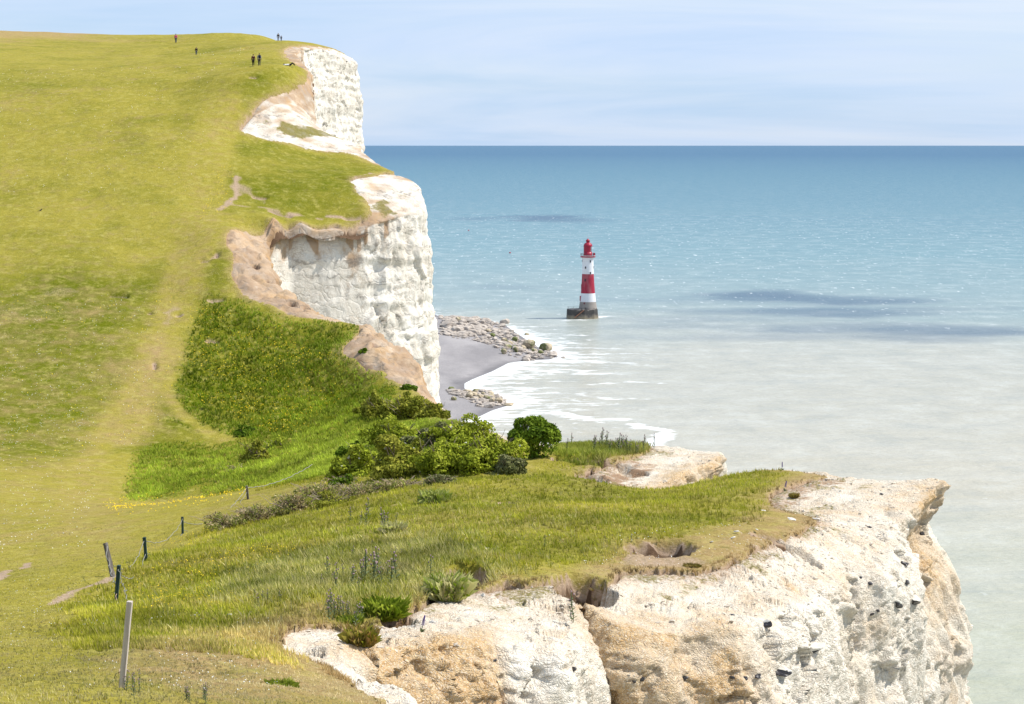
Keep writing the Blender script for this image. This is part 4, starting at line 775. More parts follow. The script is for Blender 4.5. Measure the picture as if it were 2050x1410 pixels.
BROWNC = m_plain('dark_red_cloth', (.09, .02, .018), .85, .3, 12); GREYC = m_plain('grey_cloth', (.22, .23, .27), .85, .2, 12); WHITEC = m_plain('white_cloth', (.70, .70, .72), .85, .1, 12); TEAL = m_plain('teal_cloth', (.01, .05, .09), .85, .2, 12); HAIR = m_plain('dark_hair', (.02, .013, .01), .7, .3, 12)
person(352, 89, 300, 'walker in a pink top and dark trousers high on the grass slope', PINK, JEAN, HAIR, 19, .06, 0)
person(393, 114, 250, 'person in a dark hooded coat and blue jeans alone on the slope', BLACKC, JEAN, HAIR, 17, .03, 3.1, hood=True)
person(507, 136, 230, 'walker in a dark red top, black coat tied round the waist, left of the couple', BROWNC, BLACKC, HAIR, 24, .07, 0, skirt=BLACKC)
pe, ph = person(519, 136, 230, 'walker in a grey shirt with a dark backpack, right of the couple', GREYC, NAVY, HAIR, 26, .08, .1)
person(557, 86, 330, 'taller walker in a black top on the skyline by the cliff', BLACKC, GREYC, HAIR, 17, .05, 3.2)
person(563, 86, 330, 'smaller figure in dark teal standing on the skyline by the cliff', TEAL, NAVY, HAIR, 12, .04, 3.2)
person(577, 137, 230, 'person in a white shirt lying on the grass near the cliff edge with bent knees', WHITEC, BLACKC, HAIR, 27, 0, .1, lying=True)
b = MB(); b.box((0, 0, 0), (.30, .19, .46)); b.box((0, -.11, -.06), (.22, .07, .24)); bmesh.ops.bevel(b.b, geom=b.b.edges[:], offset=.035, segments=2)
bk = b.build('backpack', NAVY); bk.location = pe.matrix_basis @ Vector((.03, -.125, .73)); tag(bk, 'dark backpack worn by the right-hand walker of the couple', 'backpack')
MB().tube((-.1, .10, -.16), (-.1, .12, .22), .02).tube((.1, .10, -.16), (.1, .12, .22), .02).build('strap', BLACKC, bk)

# ------------------------------------------------------------------ wire fence
def m_wood(name, a, b_):
    m = M(name, .85, .2); tcn = m.n('ShaderNodeTexCoord').outputs['Object']; f = m.noise(14, 6, .7, tcn, (1, 1, .08)); m.col(m.mix(m.ramp(f, [(.3, 0.), (.7, 1.)]), a, b_)); m.bump(f, .6, .01); return m.m
WOODP = m_wood('weathered_wood', (.34, .28, .24), (.62, .56, .50)); WOODD = m_wood('green_stained_wood', (.016, .035, .03), (.05, .085, .075)); WOODG = m_wood('grey_split_wood', (.05, .045, .04), (.24, .21, .18))
WIRE = m_plain('galvanised_wire', (.26, .25, .22), .6, .2, 20); RWIRE = m_plain('rusty_wire', (.50, .36, .24), .8, .3, 20)
g0 = on(292, 1127); fe = empty('wire_fence', g0, 'sagging wire fence on weathered posts running down the grass slope', 'fence')
O0 = Vector(g0); tops = {}
for key, bx0, by0, tx, ty, w_, mat in [('a',243,1387,260,1204,.085,WOODP), ('b',232,1213,238,1132,.125,WOODD), ('c',227,1160,211,1087,.125,WOODG), ('d',293,1127,289,1076,.13,WOODD), ('e',366,1073,365,1035,.14,WOODD), ('f',497,1003,494,973,.16,WOODG)]:
    g = Vector(on(bx0, by0)); t = Vector(P3(tx, ty, g.y + (.25 if key == 'c' else 0)));
    b = MB(); d = t - g; rot = d.to_track_quat('Z', 'Y').to_matrix().to_4x4(); b.box((g + t) / 2 - d * .12 - O0, (w_, w_ * .8, d.length * 1.24), rot=rot)
    bmesh.ops.bevel(b.b, geom=b.b.edges[:], offset=w_ * .09, segments=1)
    bmesh.ops.subdivide_edges(b.b, edges=[e_ for e_ in b.b.edges if e_.calc_length() > .5], cuts=6)
    for v in b.b.verts: v.co += Vector([random.uniform(-1, 1) * w_ * .05 for _ in range(3)])
    b.build('post', mat, fe); tops[key] = (g, t)
def wire(p, q, sag, mat, r_=.006, wob=.02, n_=26, name='wire'):
    P_ = []
    for k in range(n_ + 1):
        t = k / n_; v = Vector(p).lerp(Vector(q), t); v.z -= sag * 4 * t * (1 - t); w2 = wob * (1 if 0 < k < n_ else 0)
        P_.append(v + Vector([random.uniform(-w2, w2) for _ in range(3)]) - O0)
    MB().path(P_, r_, 4).build(name, mat, fe)
def on_post(k, t): g, q = tops[k]; return g.lerp(q, t)
wire(on_post('a', .33), on_post('b', .30), .9, RWIRE, .009, .05, 44); wire(on_post('c', .95), on_post('b', .55), .35, WIRE, .012, .05, 30); wire(on_post('b', .92), on_post('b', .0) + Vector((1.1, -2.4, -.2)), .0, WIRE, .012, .06, 30)
wire(on_post('c', .5), on_post('c', .05) + Vector((.15, 0, 0)), .1, WIRE, .012, .04, 14)
wire(on_post('b', .9), on_post('d', .35), .55, WIRE, .012, .03); wire(on_post('c', .6), on_post('d', .9), .7, WIRE, .012, .03); wire(on_post('d', .9), on_post('e', .9), .55, WIRE, .014, .03); wire(on_post('d', .4), on_post('e', .1), .5, WIRE, .014, .05); wire(on_post('e', .75), on_post('f', .9), .9, WIRE, .018, .03, 40)
wire(on_post('e', .3), on_post('f', .6), .9, WIRE, .014, .03, 40); far_g = Vector(on(625, 955)); wire(on_post('f', .85), far_g + Vector((0, 0, .8)), .3, WIRE, .02, .03, 30)

# ------------------------------------------------------------------ vegetation
def m_leaf(name, rough=.7):
    m = M(name, rough, .07); a = m.n('ShaderNodeAttribute', attribute_name='bc'); m.col(a.outputs['Color'])
    tr = m.n('ShaderNodeBsdfTranslucent'); m.l(a.outputs['Color'], tr.inputs[0]); ms = m.n('ShaderNodeMixShader'); ms.inputs[0].default_value = .3
    m.l(m.b.outputs[0], ms.inputs[1]); m.l(tr.outputs[0], ms.inputs[2]); m.l(ms.outputs[0], m.t.nodes['Material Output'].inputs[0]); return m.m
LEAF = m_leaf('leaf'); BARK = m_plain('bark', (.16, .12, .09), .9, .3, 8); DRYT = m_plain('dry_twig', (.36, .28, .20), .9, .3, 8)
BG = np.random.default_rng(21)
def leaves(n_, lobes, size, pal, flat=.6):
    """leaf-sized quads spread over and into overlapping lobes: (cx,cy,cz,rx,ry,rz)"""
    lob = np.array(lobes); wgt = lob[:, 3] * lob[:, 4]; k = BG.choice(len(lob), n_, p=wgt / wgt.sum()); d = BG.normal(size=(n_, 3)); d /= np.linalg.norm(d, axis=1)[:, None]; d[:, 2] = np.where(BG.random(n_) < .45, np.abs(d[:, 2]), d[:, 2])
    r_ = 1 - BG.random(n_) ** 2.2 * .45; r_ *= 1 + .16 * pn(d * 2.3 + k[:, None] * 5.1) + .10 * pn(d * 5.5 + k[:, None])
    P_ = lob[k, :3] + d * lob[k, 3:6] * r_[:, None]
    keep_ = P_[:, 2] > -.15; P_, d, k = P_[keep_], d[keep_], k[keep_]; n_ = len(P_)
    nn = d * .7 + BG.normal(size=(n_, 3)) * .55; nn[:, 2] += .35; nn /= np.linalg.norm(nn, axis=1)[:, None]
    a = np.cross(nn, BG.normal(size=(n_, 3))); a /= np.linalg.norm(a, axis=1)[:, None]; b_ = np.cross(nn, a); s_ = size * BG.lognormal(0, .3, n_)[:, None]
    V = np.stack([P_ - a * s_, P_ + b_ * s_ * flat - nn * s_ * .15, P_ + a * s_, P_ - b_ * s_ * flat - nn * s_ * .15], 1).reshape(-1, 3)
    F_ = np.arange(4 * n_).reshape(-1, 4); pal = np.array(pal); ci = BG.random(n_) * (len(pal) - 1.001); cl = pn(P_ / (size * 9)) * .9 + BG.normal(size=n_) * .35
    ci = np.clip((cl + 1) / 2, 0, .999) * (len(pal) - 1); i0 = ci.astype(int); f = (ci - i0)[:, None]; c = pal[i0] * (1 - f) + pal[np.minimum(i0 + 1, len(pal) - 1)] * f
    c = c * BG.uniform(.75, 1.25, (n_, 1)); return V, F_, np.repeat(c, 4, 0)
P_DARK = [(.050, .090, .008), (.11, .18, .012), (.22, .30, .025)]; P_LIGHT = [(.10, .13, .012), (.30, .35, .025), (.50, .52, .07)]; P_OLIVE = [(.10, .12, .012), (.26, .27, .03), (.44, .42, .07)]; P_DRY = [(.18, .125, .06), (.40, .29, .155), (.56, .45, .25), (.22, .23, .05), (.20, .24, .04), (.36, .38, .09)]; P_GREY = [(.10, .11, .03), (.19, .20, .07), (.30, .29, .15)]
def bush(name, cat, lab, px, py, wpx, hpx, pal, n_, size, grp=None, y0=20, stems=6, twig=0, flowers=0, dens=None):
    g = on(px, py, y0); k = g[1] / F; rx = wpx * k / 2 * 1.06; hz = hpx * k * (.95 if name != 'elder_bush' else 1.18); ry = rx * .75; e = empty(name, (g[0], g[1] + ry * .4, g[2]), lab, cat, grp)
    lob = [(0, 0, hz * .28, rx * .62, ry * .62, hz * .52)]
    if name == 'elder_bush': lob = [(0, 0, hz * .42, rx * .8, ry * .8, hz * .5)]
    for q in range(18):
        a = q * 2.4 + BG.uniform(-.4, .4); d = BG.uniform(.15, 1.0); rr_ = BG.uniform(.12, .34)
        if name == 'elder_bush': rr_ = BG.uniform(.22, .30); d = BG.uniform(.35, .72); rr_ *= BG.uniform(.6, 1.15); d *= BG.uniform(.9, 1.22); ph_ = BG.uniform(.1, 1.3); lob.append((rx * d * math.cos(a) * math.cos(ph_) * 1.1, ry * d * math.sin(a) * math.cos(ph_) * 1.1, hz * (.42 + .42 * math.sin(ph_)) * .95, rx * rr_, ry * rr_, hz * .18)); continue
        lob.append((rx * d * math.cos(a), ry * d * math.sin(a), hz * BG.uniform(.05, 1.05) * (1.12 - d * .8), rx * rr_, ry * rr_, hz * BG.uniform(.10, .32)))
    V, f, c = leaves(n_, lob, size, pal); raw_mesh('foliage', V, f, LEAF, e, {'bc': c}, smooth=False)
    b = MB()
    for q in range(stems):
        a = q * 2.1; P_ = [(0, 0, -.1)]; x, y, z = 0, 0, 0
        for s_ in range(4): x += math.cos(a) * rx * .16 + BG.uniform(-1, 1) * rx * .05; y += math.sin(a) * ry * .16 + BG.uniform(-1, 1) * ry * .05; z += hz * .2; P_.append((x, y, z))
        for i in range(4): b.tube(P_[i], P_[i + 1], rx * .035 * (1 - i * .2), rx * .028 * (1 - i * .2), 5)
    b.build('stem', BARK, e)
    if twig:
        b = MB()
        for q in range(twig):
            a = BG.uniform(0, 6.28); x, y = 0, 0; z = .02; dx, dy = 1.1 * rx / hz * math.cos(a) * BG.random(), .9 * ry / hz * math.sin(a) * BG.random(); r0 = .018 * (1 + g[1] / 150)
            P_ = [Vector((x, y, z))]
            for s_ in range(5): P_.append(P_[-1] + Vector((dx + BG.uniform(-.6, .6), dy + BG.uniform(-.6, .6), BG.uniform(.3, 1.2))) * hz * .20)
            for i in range(5): b.tube(P_[i], P_[i + 1], r0 * (1 - .15 * i), r0 * (1 - .15 * (i + 1)), 4)
        b.build('bare_twigs', DRYT, e)
    if flowers:
        lobf = np.array(lob); V, f, c = leaves(flowers, [(l[0], l[1], l[2], l[3] * 1.04, l[4] * 1.04, l[5] * 1.05) for l in lob], size * 1.3, [(.62, .62, .50), (.7, .7, .6)]); raw_mesh('blossom', V, f, LEAF, e, {'bc': c}, smooth=False)
    return e
bush('elder_bush', 'bush', 'round dark green bush standing out against the sea', 1070, 922, 112, 76, P_DARK + [(.15, .20, .025)], 9000, .085, flowers=10)
for px, py, w_, h_, pal, lab in [(975,948,150,88,P_LIGHT,'bright green bush directly left of the round dark bush'), (890,955,150,84,P_LIGHT,'wide green bramble bush in the middle of the thicket'), (800,958,150,84,P_OLIVE,'olive green bramble bush left of the middle of the thicket'), (715,962,110,62,P_LIGHT,'low pale green bush at the left front of the thicket'),
                       (925,895,160,56,P_LIGHT,'green bush at the back of the thicket reaching to the surf'), (790,895,120,58,P_LIGHT,'bush with a dark hollow at the back left of the thicket'), (870,900,110,46,P_GREY,'greyish green bush behind the middle of the thicket'), (712,918,70,34,P_DARK,'small dark bush at the far left of the thicket'), (1020,955,80,44,P_GREY,'low grey green shrub at the right foot of the thicket')]:
    bush('bramble_bush', 'bush', lab, px, py, w_, h_, pal, 6500, .09, 'bushes of the clifftop thicket', twig=7, flowers=14)
for px, py, w_, h_, pal, lab in [(752,845,84,58,P_OLIVE,'dark scrub bush at the left of the three by the cliff'), (812,842,100,60,P_OLIVE,'largest scrub bush on the cliff edge above the small beach'), (866,842,62,40,P_OLIVE,'rightmost scrub bush right above the small beach'), (818,785,34,16,P_DARK,'tiny dark bush on the bare bank at the cliff edge'), (730,712,26,10,P_DARK,'low dark shrub on the grass above the bare bank')]:
    bush('scrub_bush', 'bush', lab, px, py, w_, h_, pal, 4200 if w_ > 50 else 900, .12, 'scrub bushes on the far cliff edge', y0=150, twig=8 if w_ > 50 else 0)
bush('hawthorn_shrub', 'shrub', 'small shrub with bare dead branches and reddish left side in the hollow', 512, 932, 66, 52, P_OLIVE, 2600, .10, 'hawthorns in the hollow', y0=120, twig=26)
bush('hawthorn_shrub', 'shrub', 'small bright green shrub on the right of the dead branches', 560, 908, 52, 32, P_LIGHT, 1500, .10, 'hawthorns in the hollow', y0=120, twig=10)
bush('hawthorn_shrub', 'shrub', 'leafless brown twiggy shrub low in the long grass of the hollow', 468, 948, 60, 16, P_DRY, 500, .08, 'hawthorns in the hollow', y0=120, twig=30)
bush('hawthorn_shrub', 'shrub', 'dark green rounded tussock shrub above the dead branches', 490, 880, 56, 24, P_DARK, 1500, .12, 'hawthorns in the hollow', y0=120, stems=3)
for i, (px, py, w_, h_, pal, lab) in enumerate([(450,1063,120,34,P_DRY,'leftmost brown dry bramble beside the fence'), (520,1048,120,40,P_DRY,'brown dry bramble second from the fence end'), (590,1030,130,44,P_DRY,'brown dry bramble in the middle of the bank'), (640,1000,110,34,P_DRY,'pale dead bramble behind the middle of the bank'),
                          (660,1018,90,34,P_OLIVE,'green leafed bramble in the middle of the dry bank'), (720,1000,110,36,P_DRY,'brown bramble at the right end of the dry bank'), (800,985,110,28,P_DRY,'matted dry bramble below the thicket'), (690,975,60,24,P_DARK,'small dark green bush among the dry brambles'), (880,975,70,26,P_GREY,'small grey green bush in front of the thicket')]):
    bush('dry_bramble', 'bramble', lab, px, py, w_, h_, pal, 2600, .05, 'low brambles on the bank', twig=46, stems=3)

# thistles and other tall plants
ST = m_plain('thistle_stem', (.10, .13, .05), .8, .3, 30); HD = m_plain('thistle_head', (.34, .24, .24), .9, .3, 30); VIO = m_plain('violet_flower', (.14, .09, .30), .8, .3, 40)
def thistle_proto(k):
    e = empty('thistle', (0, 0, 0), 'x', 'plant'); rng = random.Random(k); b = MB(); P_ = [Vector((0, 0, -.05))]
    for i in range(5): P_.append(P_[-1] + Vector((rng.uniform(-.03, .03), rng.uniform(-.03, .03), .2)))
    b.path(P_, .014, 4); heads = [P_[-1]]
    for i in range(3):
        a = rng.uniform(0, 6.28); q = P_[3 + (i % 2)] + Vector((math.cos(a) * .09, math.sin(a) * .09, .12)); b.tube(P_[2 + (i % 2)], q, .006, n=4); heads.append(q)
    b.build('stem', ST, e); b = MB(); b2 = b.b
    for i in range(22):
        t = (i / 22) ** 1.3; z = t * .8; a = i * 2.4; ln = .20 * (1 - t * .5); base = Vector((0, 0, z)); d = Vector((math.cos(a), math.sin(a), .5)); s_ = Vector((-math.sin(a), math.cos(a), 0)) * .042
        vs = [b2.verts.new(p) for p in (base - s_ * .3, base + d * ln * .5 - s_, base + d * ln + Vector((0, 0, -.02)), base + d * ln * .5 + s_)]; b2.faces.new(vs)
    b.build('leaf_whorl', m_leafgreen, e)
    for q in heads: MB().ball(q, .032, (1, 1, 1.3), 1).build('flower_head', HD, e)
    return e
m_leafgreen = m_plain('thistle_leaf', (.12, .15, .06), .8, .35, 20)
protos = [thistle_proto(k) for k in range(3)]; used = [False] * 3
def copy_tree(o, parent=None):
    c = o.copy(); C.objects.link(c); c.parent = parent
    for ch in list(o.children): copy_tree(ch, c)
    return c
def put_plant(px, py, hpx, lab, grp, y0=20):
    k = random.randrange(3); o = protos[k] if not used[k] else copy_tree(protos[k]); used[k] = True
    g = on(px, py, y0); s_ = hpx * g[1] / F; o.location = (g[0], g[1], g[2] + .05); ws = min(1.3, max(.8, 1.1)) * s_; o.scale = (ws, ws, s_); o.rotation_euler = (random.uniform(-.1, .1), random.uniform(-.1, .1), random.uniform(0, 6.28)); tag(o, lab, 'plant', grp)
for i in range(34):
    x_ = random.gauss(1222, 34); t_ = i % 5 == 0; w_ = 'left end' if x_ < 1195 else ('right end' if x_ > 1248 else 'middle')
    put_plant(x_, random.uniform(898, 912), random.uniform(18, 32) + (10 if t_ else 0), ('taller' if t_ else 'shorter') + ' thistle in the ' + w_ + ' of the dense row on the crest', 'thistles on the crest')
for px, py, h_, lab in [(1291,897,26,'solitary thin thistle right of the crest row, nearer to it'), (1309,898,30,'solitary thin thistle farthest right of the crest row'), (1147,1248,62,'leafy thistle growing in the mouth of the chalk gully'), (862,1160,46,'two headed thistle above the dark burrow'), (1090,1098,24,'pale small thistle alone on the short turf'), (1265,1090,18,'small pale thistle near the turf hollow')]: put_plant(px, py, h_, lab, 'single thistles')
for cx_, cy_, sx_, sy_, n_, h_, lab, grp in [(755,1055,26,8,10,38,'pink headed thistle in the clump below the dry brambles','thistles below the brambles'), (745,1165,22,12,10,62,'tall pink headed thistle in the upper clump of rough grass','thistles in rough grass'), (690,1180,26,12,10,42,'thistle in the left clump of rough grass','thistles left in rough grass'), (690,1245,24,8,14,46,'dark leafed thistle in the dense clump at the chalk edge','thistles at the chalk edge'),
                        (518,1212,14,6,6,26,'small dark thistle in the patch left of the chalk slab','thistles left of the slab'), (250,1392,22,8,7,44,'pink headed thistle at the foot of the nearest post','thistles at the post'), (405,1412,26,6,8,34,'thistle at the bottom edge right of the nearest post','thistles at the bottom edge'), (800,1125,50,8,6,26,'thin thistle between the upper clump and the burrow','thin thistles'), (640,1120,60,20,5,22,'scattered low thistle in the long grass','scattered thistles')]:
    for i in range(n_):
        x_, q_ = random.gauss(cx_, sx_), random.uniform(.65, 1.15); put_plant(x_, random.gauss(cy_, sy_), h_ * q_, lab + (', ' + ('taller' if q_ > .9 else 'shorter') + ' one on its ' + ('left' if x_ < cx_ else 'right')), grp)
for px, py, h_, lab in [(843,1270,36,'violet flower spike on the bare chalk above the orange face'), (1566,944,18,'violet flower spike on the grassy skyline of the near headland'), (1570,986,22,'leaning violet flower spike on the brown soil near the point')]:
    g = on(px, py); s_ = h_ * g[1] / F; e = empty('bugloss', (g[0], g[1], g[2] + .03), lab, 'flower'); e.scale = (s_,) * 3; e.rotation_euler = (0, .22 if px != 1566 else 0, 0)
    MB().tube((0, 0, 0), (0, 0, .98), .02).build('stem', ST, e); b = MB()
    for i in range(40): a = i * 2.4; b.ball((math.cos(a) * .06 * (1.2 - i / 50), math.sin(a) * .06 * (1.2 - i / 50), .42 + i * .014), .028, sub=1)
    b.build('flower_spike', VIO, e); b = MB()
    for i in range(12): a = i * 2.1; b.tube((0, 0, .05 + i * .01), (math.cos(a) * .22, math.sin(a) * .22, .08 + i * .02), .035, .006, 4)
    b.build('leaf_rosette', m_leafgreen, e)

# ------------------------------------------------------------------ flints in the cliff, loose stones on the turf
bpy.context.view_layer.update()
def cast(px, py, ob):
    d = Vector(((px - CX) / F, 1, -(py - HY) / F)).normalized(); ok, loc, nn, _ = ob.ray_cast(Vector((0, 0, H)), d); return (loc, nn) if ok else (None, None)
FLINT = m_plain('flint', (.035, .03, .032), .35, .5, 20, .5); RIND = m_plain('flint_rind', (.60, .57, .50), .9, .1, 20)
def nodule(name, px, py, spx, lab, cat, mat, grp, ob, y0=20, rind=False, sq=.6):
    if ob: loc, nn = cast(px, py, ob)
    else: loc = Vector(on(px, py, y0)) + Vector((0, 0, .10)); nn = Vector((0, 0, 1))
    if loc is None: return
    s_ = spx * loc.y / F / 2 * (1.3 if ob else 1); b = rock_bm(int(px * 7 + py), 3)
    for v in b.verts: v.co *= 1 + .22 * float(pn(np.array(v.co) * 1.7 + px))
    me = bpy.data.meshes.new(name); b.to_mesh(me); b.free(); me.materials.append(mat); o = bpy.data.objects.new(name, me); C.objects.link(o); o.location = loc + nn * s_ * .15; o.scale = (s_ * 1.25, s_, s_ * (.75 if ob else sq)); o.rotation_euler = (random.uniform(-.3, .3), random.uniform(-.4, .4), random.uniform(-.5, .5)); tag(o, lab, cat, grp)
    if rind:
        b = rock_bm(int(px * 7 + py), 3); me = bpy.data.meshes.new('rind'); 
        for v in b.verts: v.co *= 1 + .22 * float(pn(np.array(v.co) * 1.7 + px))
        bmesh.ops.delete(b, geom=[v for v in b.verts if v.co.z < .12], context='VERTS')
        for v in b.verts: v.co *= 1.09
        b.to_mesh(me); b.free(); me.materials.append(RIND); r_ = bpy.data.objects.new('rind', me); C.objects.link(r_); r_.parent = o
for px, py, s_, lab in [(1533,1250,19,'black flint with a pale rind on the bright shoulder of the second buttress'), (1632,1300,25,'large black flint in the cleft between the two right buttresses'), (1562,1344,27,'wide brown flint jutting out low on the middle buttress'), (1796,1209,18,'dark rounded flint, left one of the pair under the point'), (1831,1203,20,'dark flint with a white top, right one of the pair under the point'),
                        (1813,1168,13,'black flint just above the pair under the point'), (1812,1130,12,'topmost black flint under the neck of the point'), (1283,1360,10,'leftmost small black flint low on the orange face'), (1371,1357,10,'small black flint right of the leftmost low one'), (1466,1357,8,'small black flint, left of the row of three'), (1491,1358,9,'small black flint, middle of the row of three'), (1517,1355,10,'small black flint, right of the row of three'),
                        (1746,1230,7,'tiny flint on the shaded third buttress, lower of two'), (1757,1223,6,'tiny flint on the shaded third buttress, upper of two'), (1723,1157,6,'tiny black flint at the top of the third buttress, left'), (1740,1168,8,'tiny black flint at the top of the third buttress, right'), (1741,1057,8,'small grey flint on the pale slope below the overhang'), (1847,1070,9,'flint sticking out of the neck of the point'), (1466,1232,7,'small flint on the bright ledge of the second buttress'), (990,1322,7,'small black flint on the first white ridge'), (1147,1340,10,'black flint beside the foot of the gully'), (1270,1365,6,'tiny flint beside the leftmost small one'), (1765,990,5,'tiny dark flint at the top of the overhang')]:
    nodule('flint_nodule', px, py, s_, lab, 'flint', FLINT, 'flints in the near cliff', near_cliff, rind=s_ > 15)
STONE = m_plain('chalk_stone', (.58, .55, .50), .9, .2, 20)
for px, py, s_, lab, ob in [(1527,1029,14,'pale round stone on the turf near the brown soil',0), (1584,1046,15,'flat pale stone lying on the turf tongue',0), (1634,1046,14,'pale stone beside a dark one on the turf tongue tip',0), (1474,1071,9,'white stone on the short turf left of the tongue',0), (1468,1085,9,'white stone below another on the short turf',0), (1515,1066,6,'small white stone on the turf above the scarp',0), (1425,1091,7,'small white stone by the turf hollow',0),
                        (967,1194,11,'pale stone at the turf edge below the burrow',None), (866,1247,8,'small white stone left of the chalk shelf',None), (460,1239,9,'round pale stone on the turf left of the slab',0), (388,1241,7,'white pebble on the turf right of the posts',0), (975,1105,8,'small white stone on the turf above the burrow',0), (518,1278,6,'white pebble on the brown turf',0), (487,1366,6,'white pebble on the brown turf near the bottom',0), (1100,1078,6,'white pebble on the green turf',0), (560,1215,6,'white pebble in the dry turf',0)]:
    nodule('stone', px, py, s_, lab, 'stone', STONE, 'loose stones on the near turf', near_cliff if ob is None else None, sq=.45)

# ------------------------------------------------------------------ grass
def blades(name, n_, px0, px1, ya, yb, cond, hfun, wfun, nb, lab, lean=.5, pal=None, power=1.6):
    power = 1.001 if power == 1 else power; u = BG.uniform(px0, px1, n_); Y = (ya ** (1 - power) + BG.random(n_) * (yb ** (1 - power) - ya ** (1 - power))) ** (1 / (1 - power)); X = (u - CX) / F * Y
    sd, sl_, rg, lu, dr, z = [lookup(X, Y, a) for a in (SDw, soil, rough, lush, dry, GZ2)]
    k = cond(X, Y, sd, sl_, rg) ; X, Y, z, rg, lu, dr, sd = [a[k] for a in (X, Y, z, rg, lu, dr, sd)]; n_ = len(X)
    X, Y, z, rg, lu, dr, sd = [np.repeat(a, nb) for a in (X, Y, z, rg, lu, dr, sd)]; m_ = len(X)
    h = hfun(Y, rg, m_, sd) ; w_ = wfun(Y, m_); a = BG.uniform(0, 6.283, m_); ln = BG.random(m_) * lean; sp = h * .35
    bx_ = X + np.cos(a) * sp * BG.random(m_); by_ = Y + np.sin(a) * sp * BG.random(m_); bz_ = z - .03 * (1 + Y / 100)
    tx = bx_ + np.cos(a) * h * ln + h * -.12; ty = by_ + np.sin(a) * h * ln; tz = z + h * np.sqrt(np.maximum(.15, 1 - ln ** 2)); b_ = BG.uniform(0, 3.14, m_); wx_, wy_ = np.cos(b_) * w_, np.sin(b_) * w_
    mx_, my_, mz_ = bx_ * .55 + tx * .45, by_ * .55 + ty * .45, bz_ * .4 + tz * .6
    V = np.stack([np.stack([bx_ - wx_, by_ - wy_, bz_], 1), np.stack([bx_ + wx_, by_ + wy_, bz_], 1), np.stack([mx_ + wx_ * .7, my_ + wy_ * .7, mz_], 1), np.stack([tx, ty, tz], 1)], 1).reshape(-1, 3)
    t = np.clip(dr + BG.normal(size=m_) * .28 + pal[3] + .35 * pn(np.stack([X / 2.2, Y / 2.2, X * 0], -1)), 0, 1)[:, None]; l_ = np.clip(lu + BG.normal(size=m_) * .2 - (.45 * lookup(X, Y, LG) if name == 'slope_grass' else 0), 0, 1)[:, None]
    c = (np.array(pal[0]) * l_ + np.array(pal[1]) * (1 - l_)) * (1 - t) + np.array(pal[2]) * t; c = c * BG.uniform(.75, 1.3, (m_, 1)) * (1.12 + .55 * pn(np.stack([X / 1.7, Y / 3.0, X * 0 + 7], -1)) + .40 * pn(np.stack([X / 6, Y / 8, X * 0 + 3], -1)))[:, None]
    tag(raw_mesh(name, V, np.arange(4 * m_).reshape(-1, 4), LEAF, None, {'bc': np.repeat(c, 4, 0)}, smooth=False), lab, kind='stuff')
PAL = [(.16, .205, .009), (.44, .41, .040), (.56, .44, .17), -.20]
dl = np.array([hit(*p) for p in [(480,1150),(700,1090),(900,1080),(1000,1140),(900,1190),(720,1240),(640,1200),(480,1210)]])
def longz(X, Y): return ss(-1.5, 1.5, sdpoly(X, Y, dl))
blades('long_grass', 26000, 150, 1250, 45, 92, lambda X, Y, sd, so_, rg: (sd > .05) & (so_ < .5) & (BG.random(len(X)) < .02 * ss(.2, .4, rg) + .96 * longz(X, Y)), lambda Y, rg, m_, sd: BG.uniform(.14, .34, m_), lambda Y, m_: .0065 * (1 + Y / 80), 7, 'long tufted grass with straw coloured stems on the near slope', .8, [(.14, .18, .016), (.30, .30, .05), (.66, .57, .26), .04], 1.0)
blades('rough_grass', 60000, 20, 1720, 40, 135, lambda X, Y, sd, so_, rg: (sd > .02) & (so_ < .6) & (BG.random(len(X)) < ss(.16, .42, rg)), lambda Y, rg, m_, sd: BG.uniform(.05, .15, m_) * (1 + Y / 200), lambda Y, m_: .008 * (1 + Y / 80), 6, 'rough knee high grass over the near headland', .6, PAL, 1.5)
blades('edge_grass', 60000, 540, 1720, 40, 126, lambda X, Y, sd, so_, rg: (sd > -.04) & (sd < .30), lambda Y, rg, m_, sd: BG.uniform(.05, .16, m_), lambda Y, m_: .008 * (1 + Y / 80), 7, 'dry grass fringing the edge of the turf above the chalk', 1.0, [(.12, .14, .02), (.24, .20, .05), (.34, .24, .11), .25], 1.2)
crest = np.array([hit(*p) for p in [(1120,915),(1130,899),(1200,896),(1290,897),(1300,905),(1230,915),(1160,935)]])
blades('tall_weeds', 9000, 1090, 1320, 100, 130, lambda X, Y, sd, so_, rg: (sd > .0) & (sdpoly(X, Y, crest) > -.3) & (BG.random(len(X)) < .8), lambda Y, rg, m_, sd: BG.uniform(.15, .45, m_), lambda Y, m_: .02 + 0 * BG.random(m_), 6, 'leafy green weeds crowding the crest around the row of thistles', .7, [(.10, .15, .012), (.26, .28, .04), (.40, .36, .12), -.2], 1.0)
blades('slope_grass', 60000, 60, 1010, 128, 216, lambda X, Y, sd, so_, rg: (sd > .1) & (so_ < .5) & (BG.random(len(X)) < ss(.3, .75, rg)), lambda Y, rg, m_, sd: BG.uniform(.10, .40, m_) * np.clip(rg, .3, 1), lambda Y, m_: .035 + 0 * BG.random(m_), 5, 'tall green grass covering the far side of the hollow', .7, [(.09, .14, .002), (.36, .43, .045), (.42, .42, .12), -.16], 1.0)
blades('short_grass', 40000, -40, 1300, 24, 120, lambda X, Y, sd, so_, rg: (sd > .02) & (so_ < .5), lambda Y, rg, m_, sd: BG.uniform(.025, .065, m_), lambda Y, m_: .007 * (1 + Y / 60), 5, 'short grazed grass around the fence', .8, [(.16, .18, .02), (.36, .33, .08), (.52, .43, .24), .0], 1.5)
def _unused(): pass
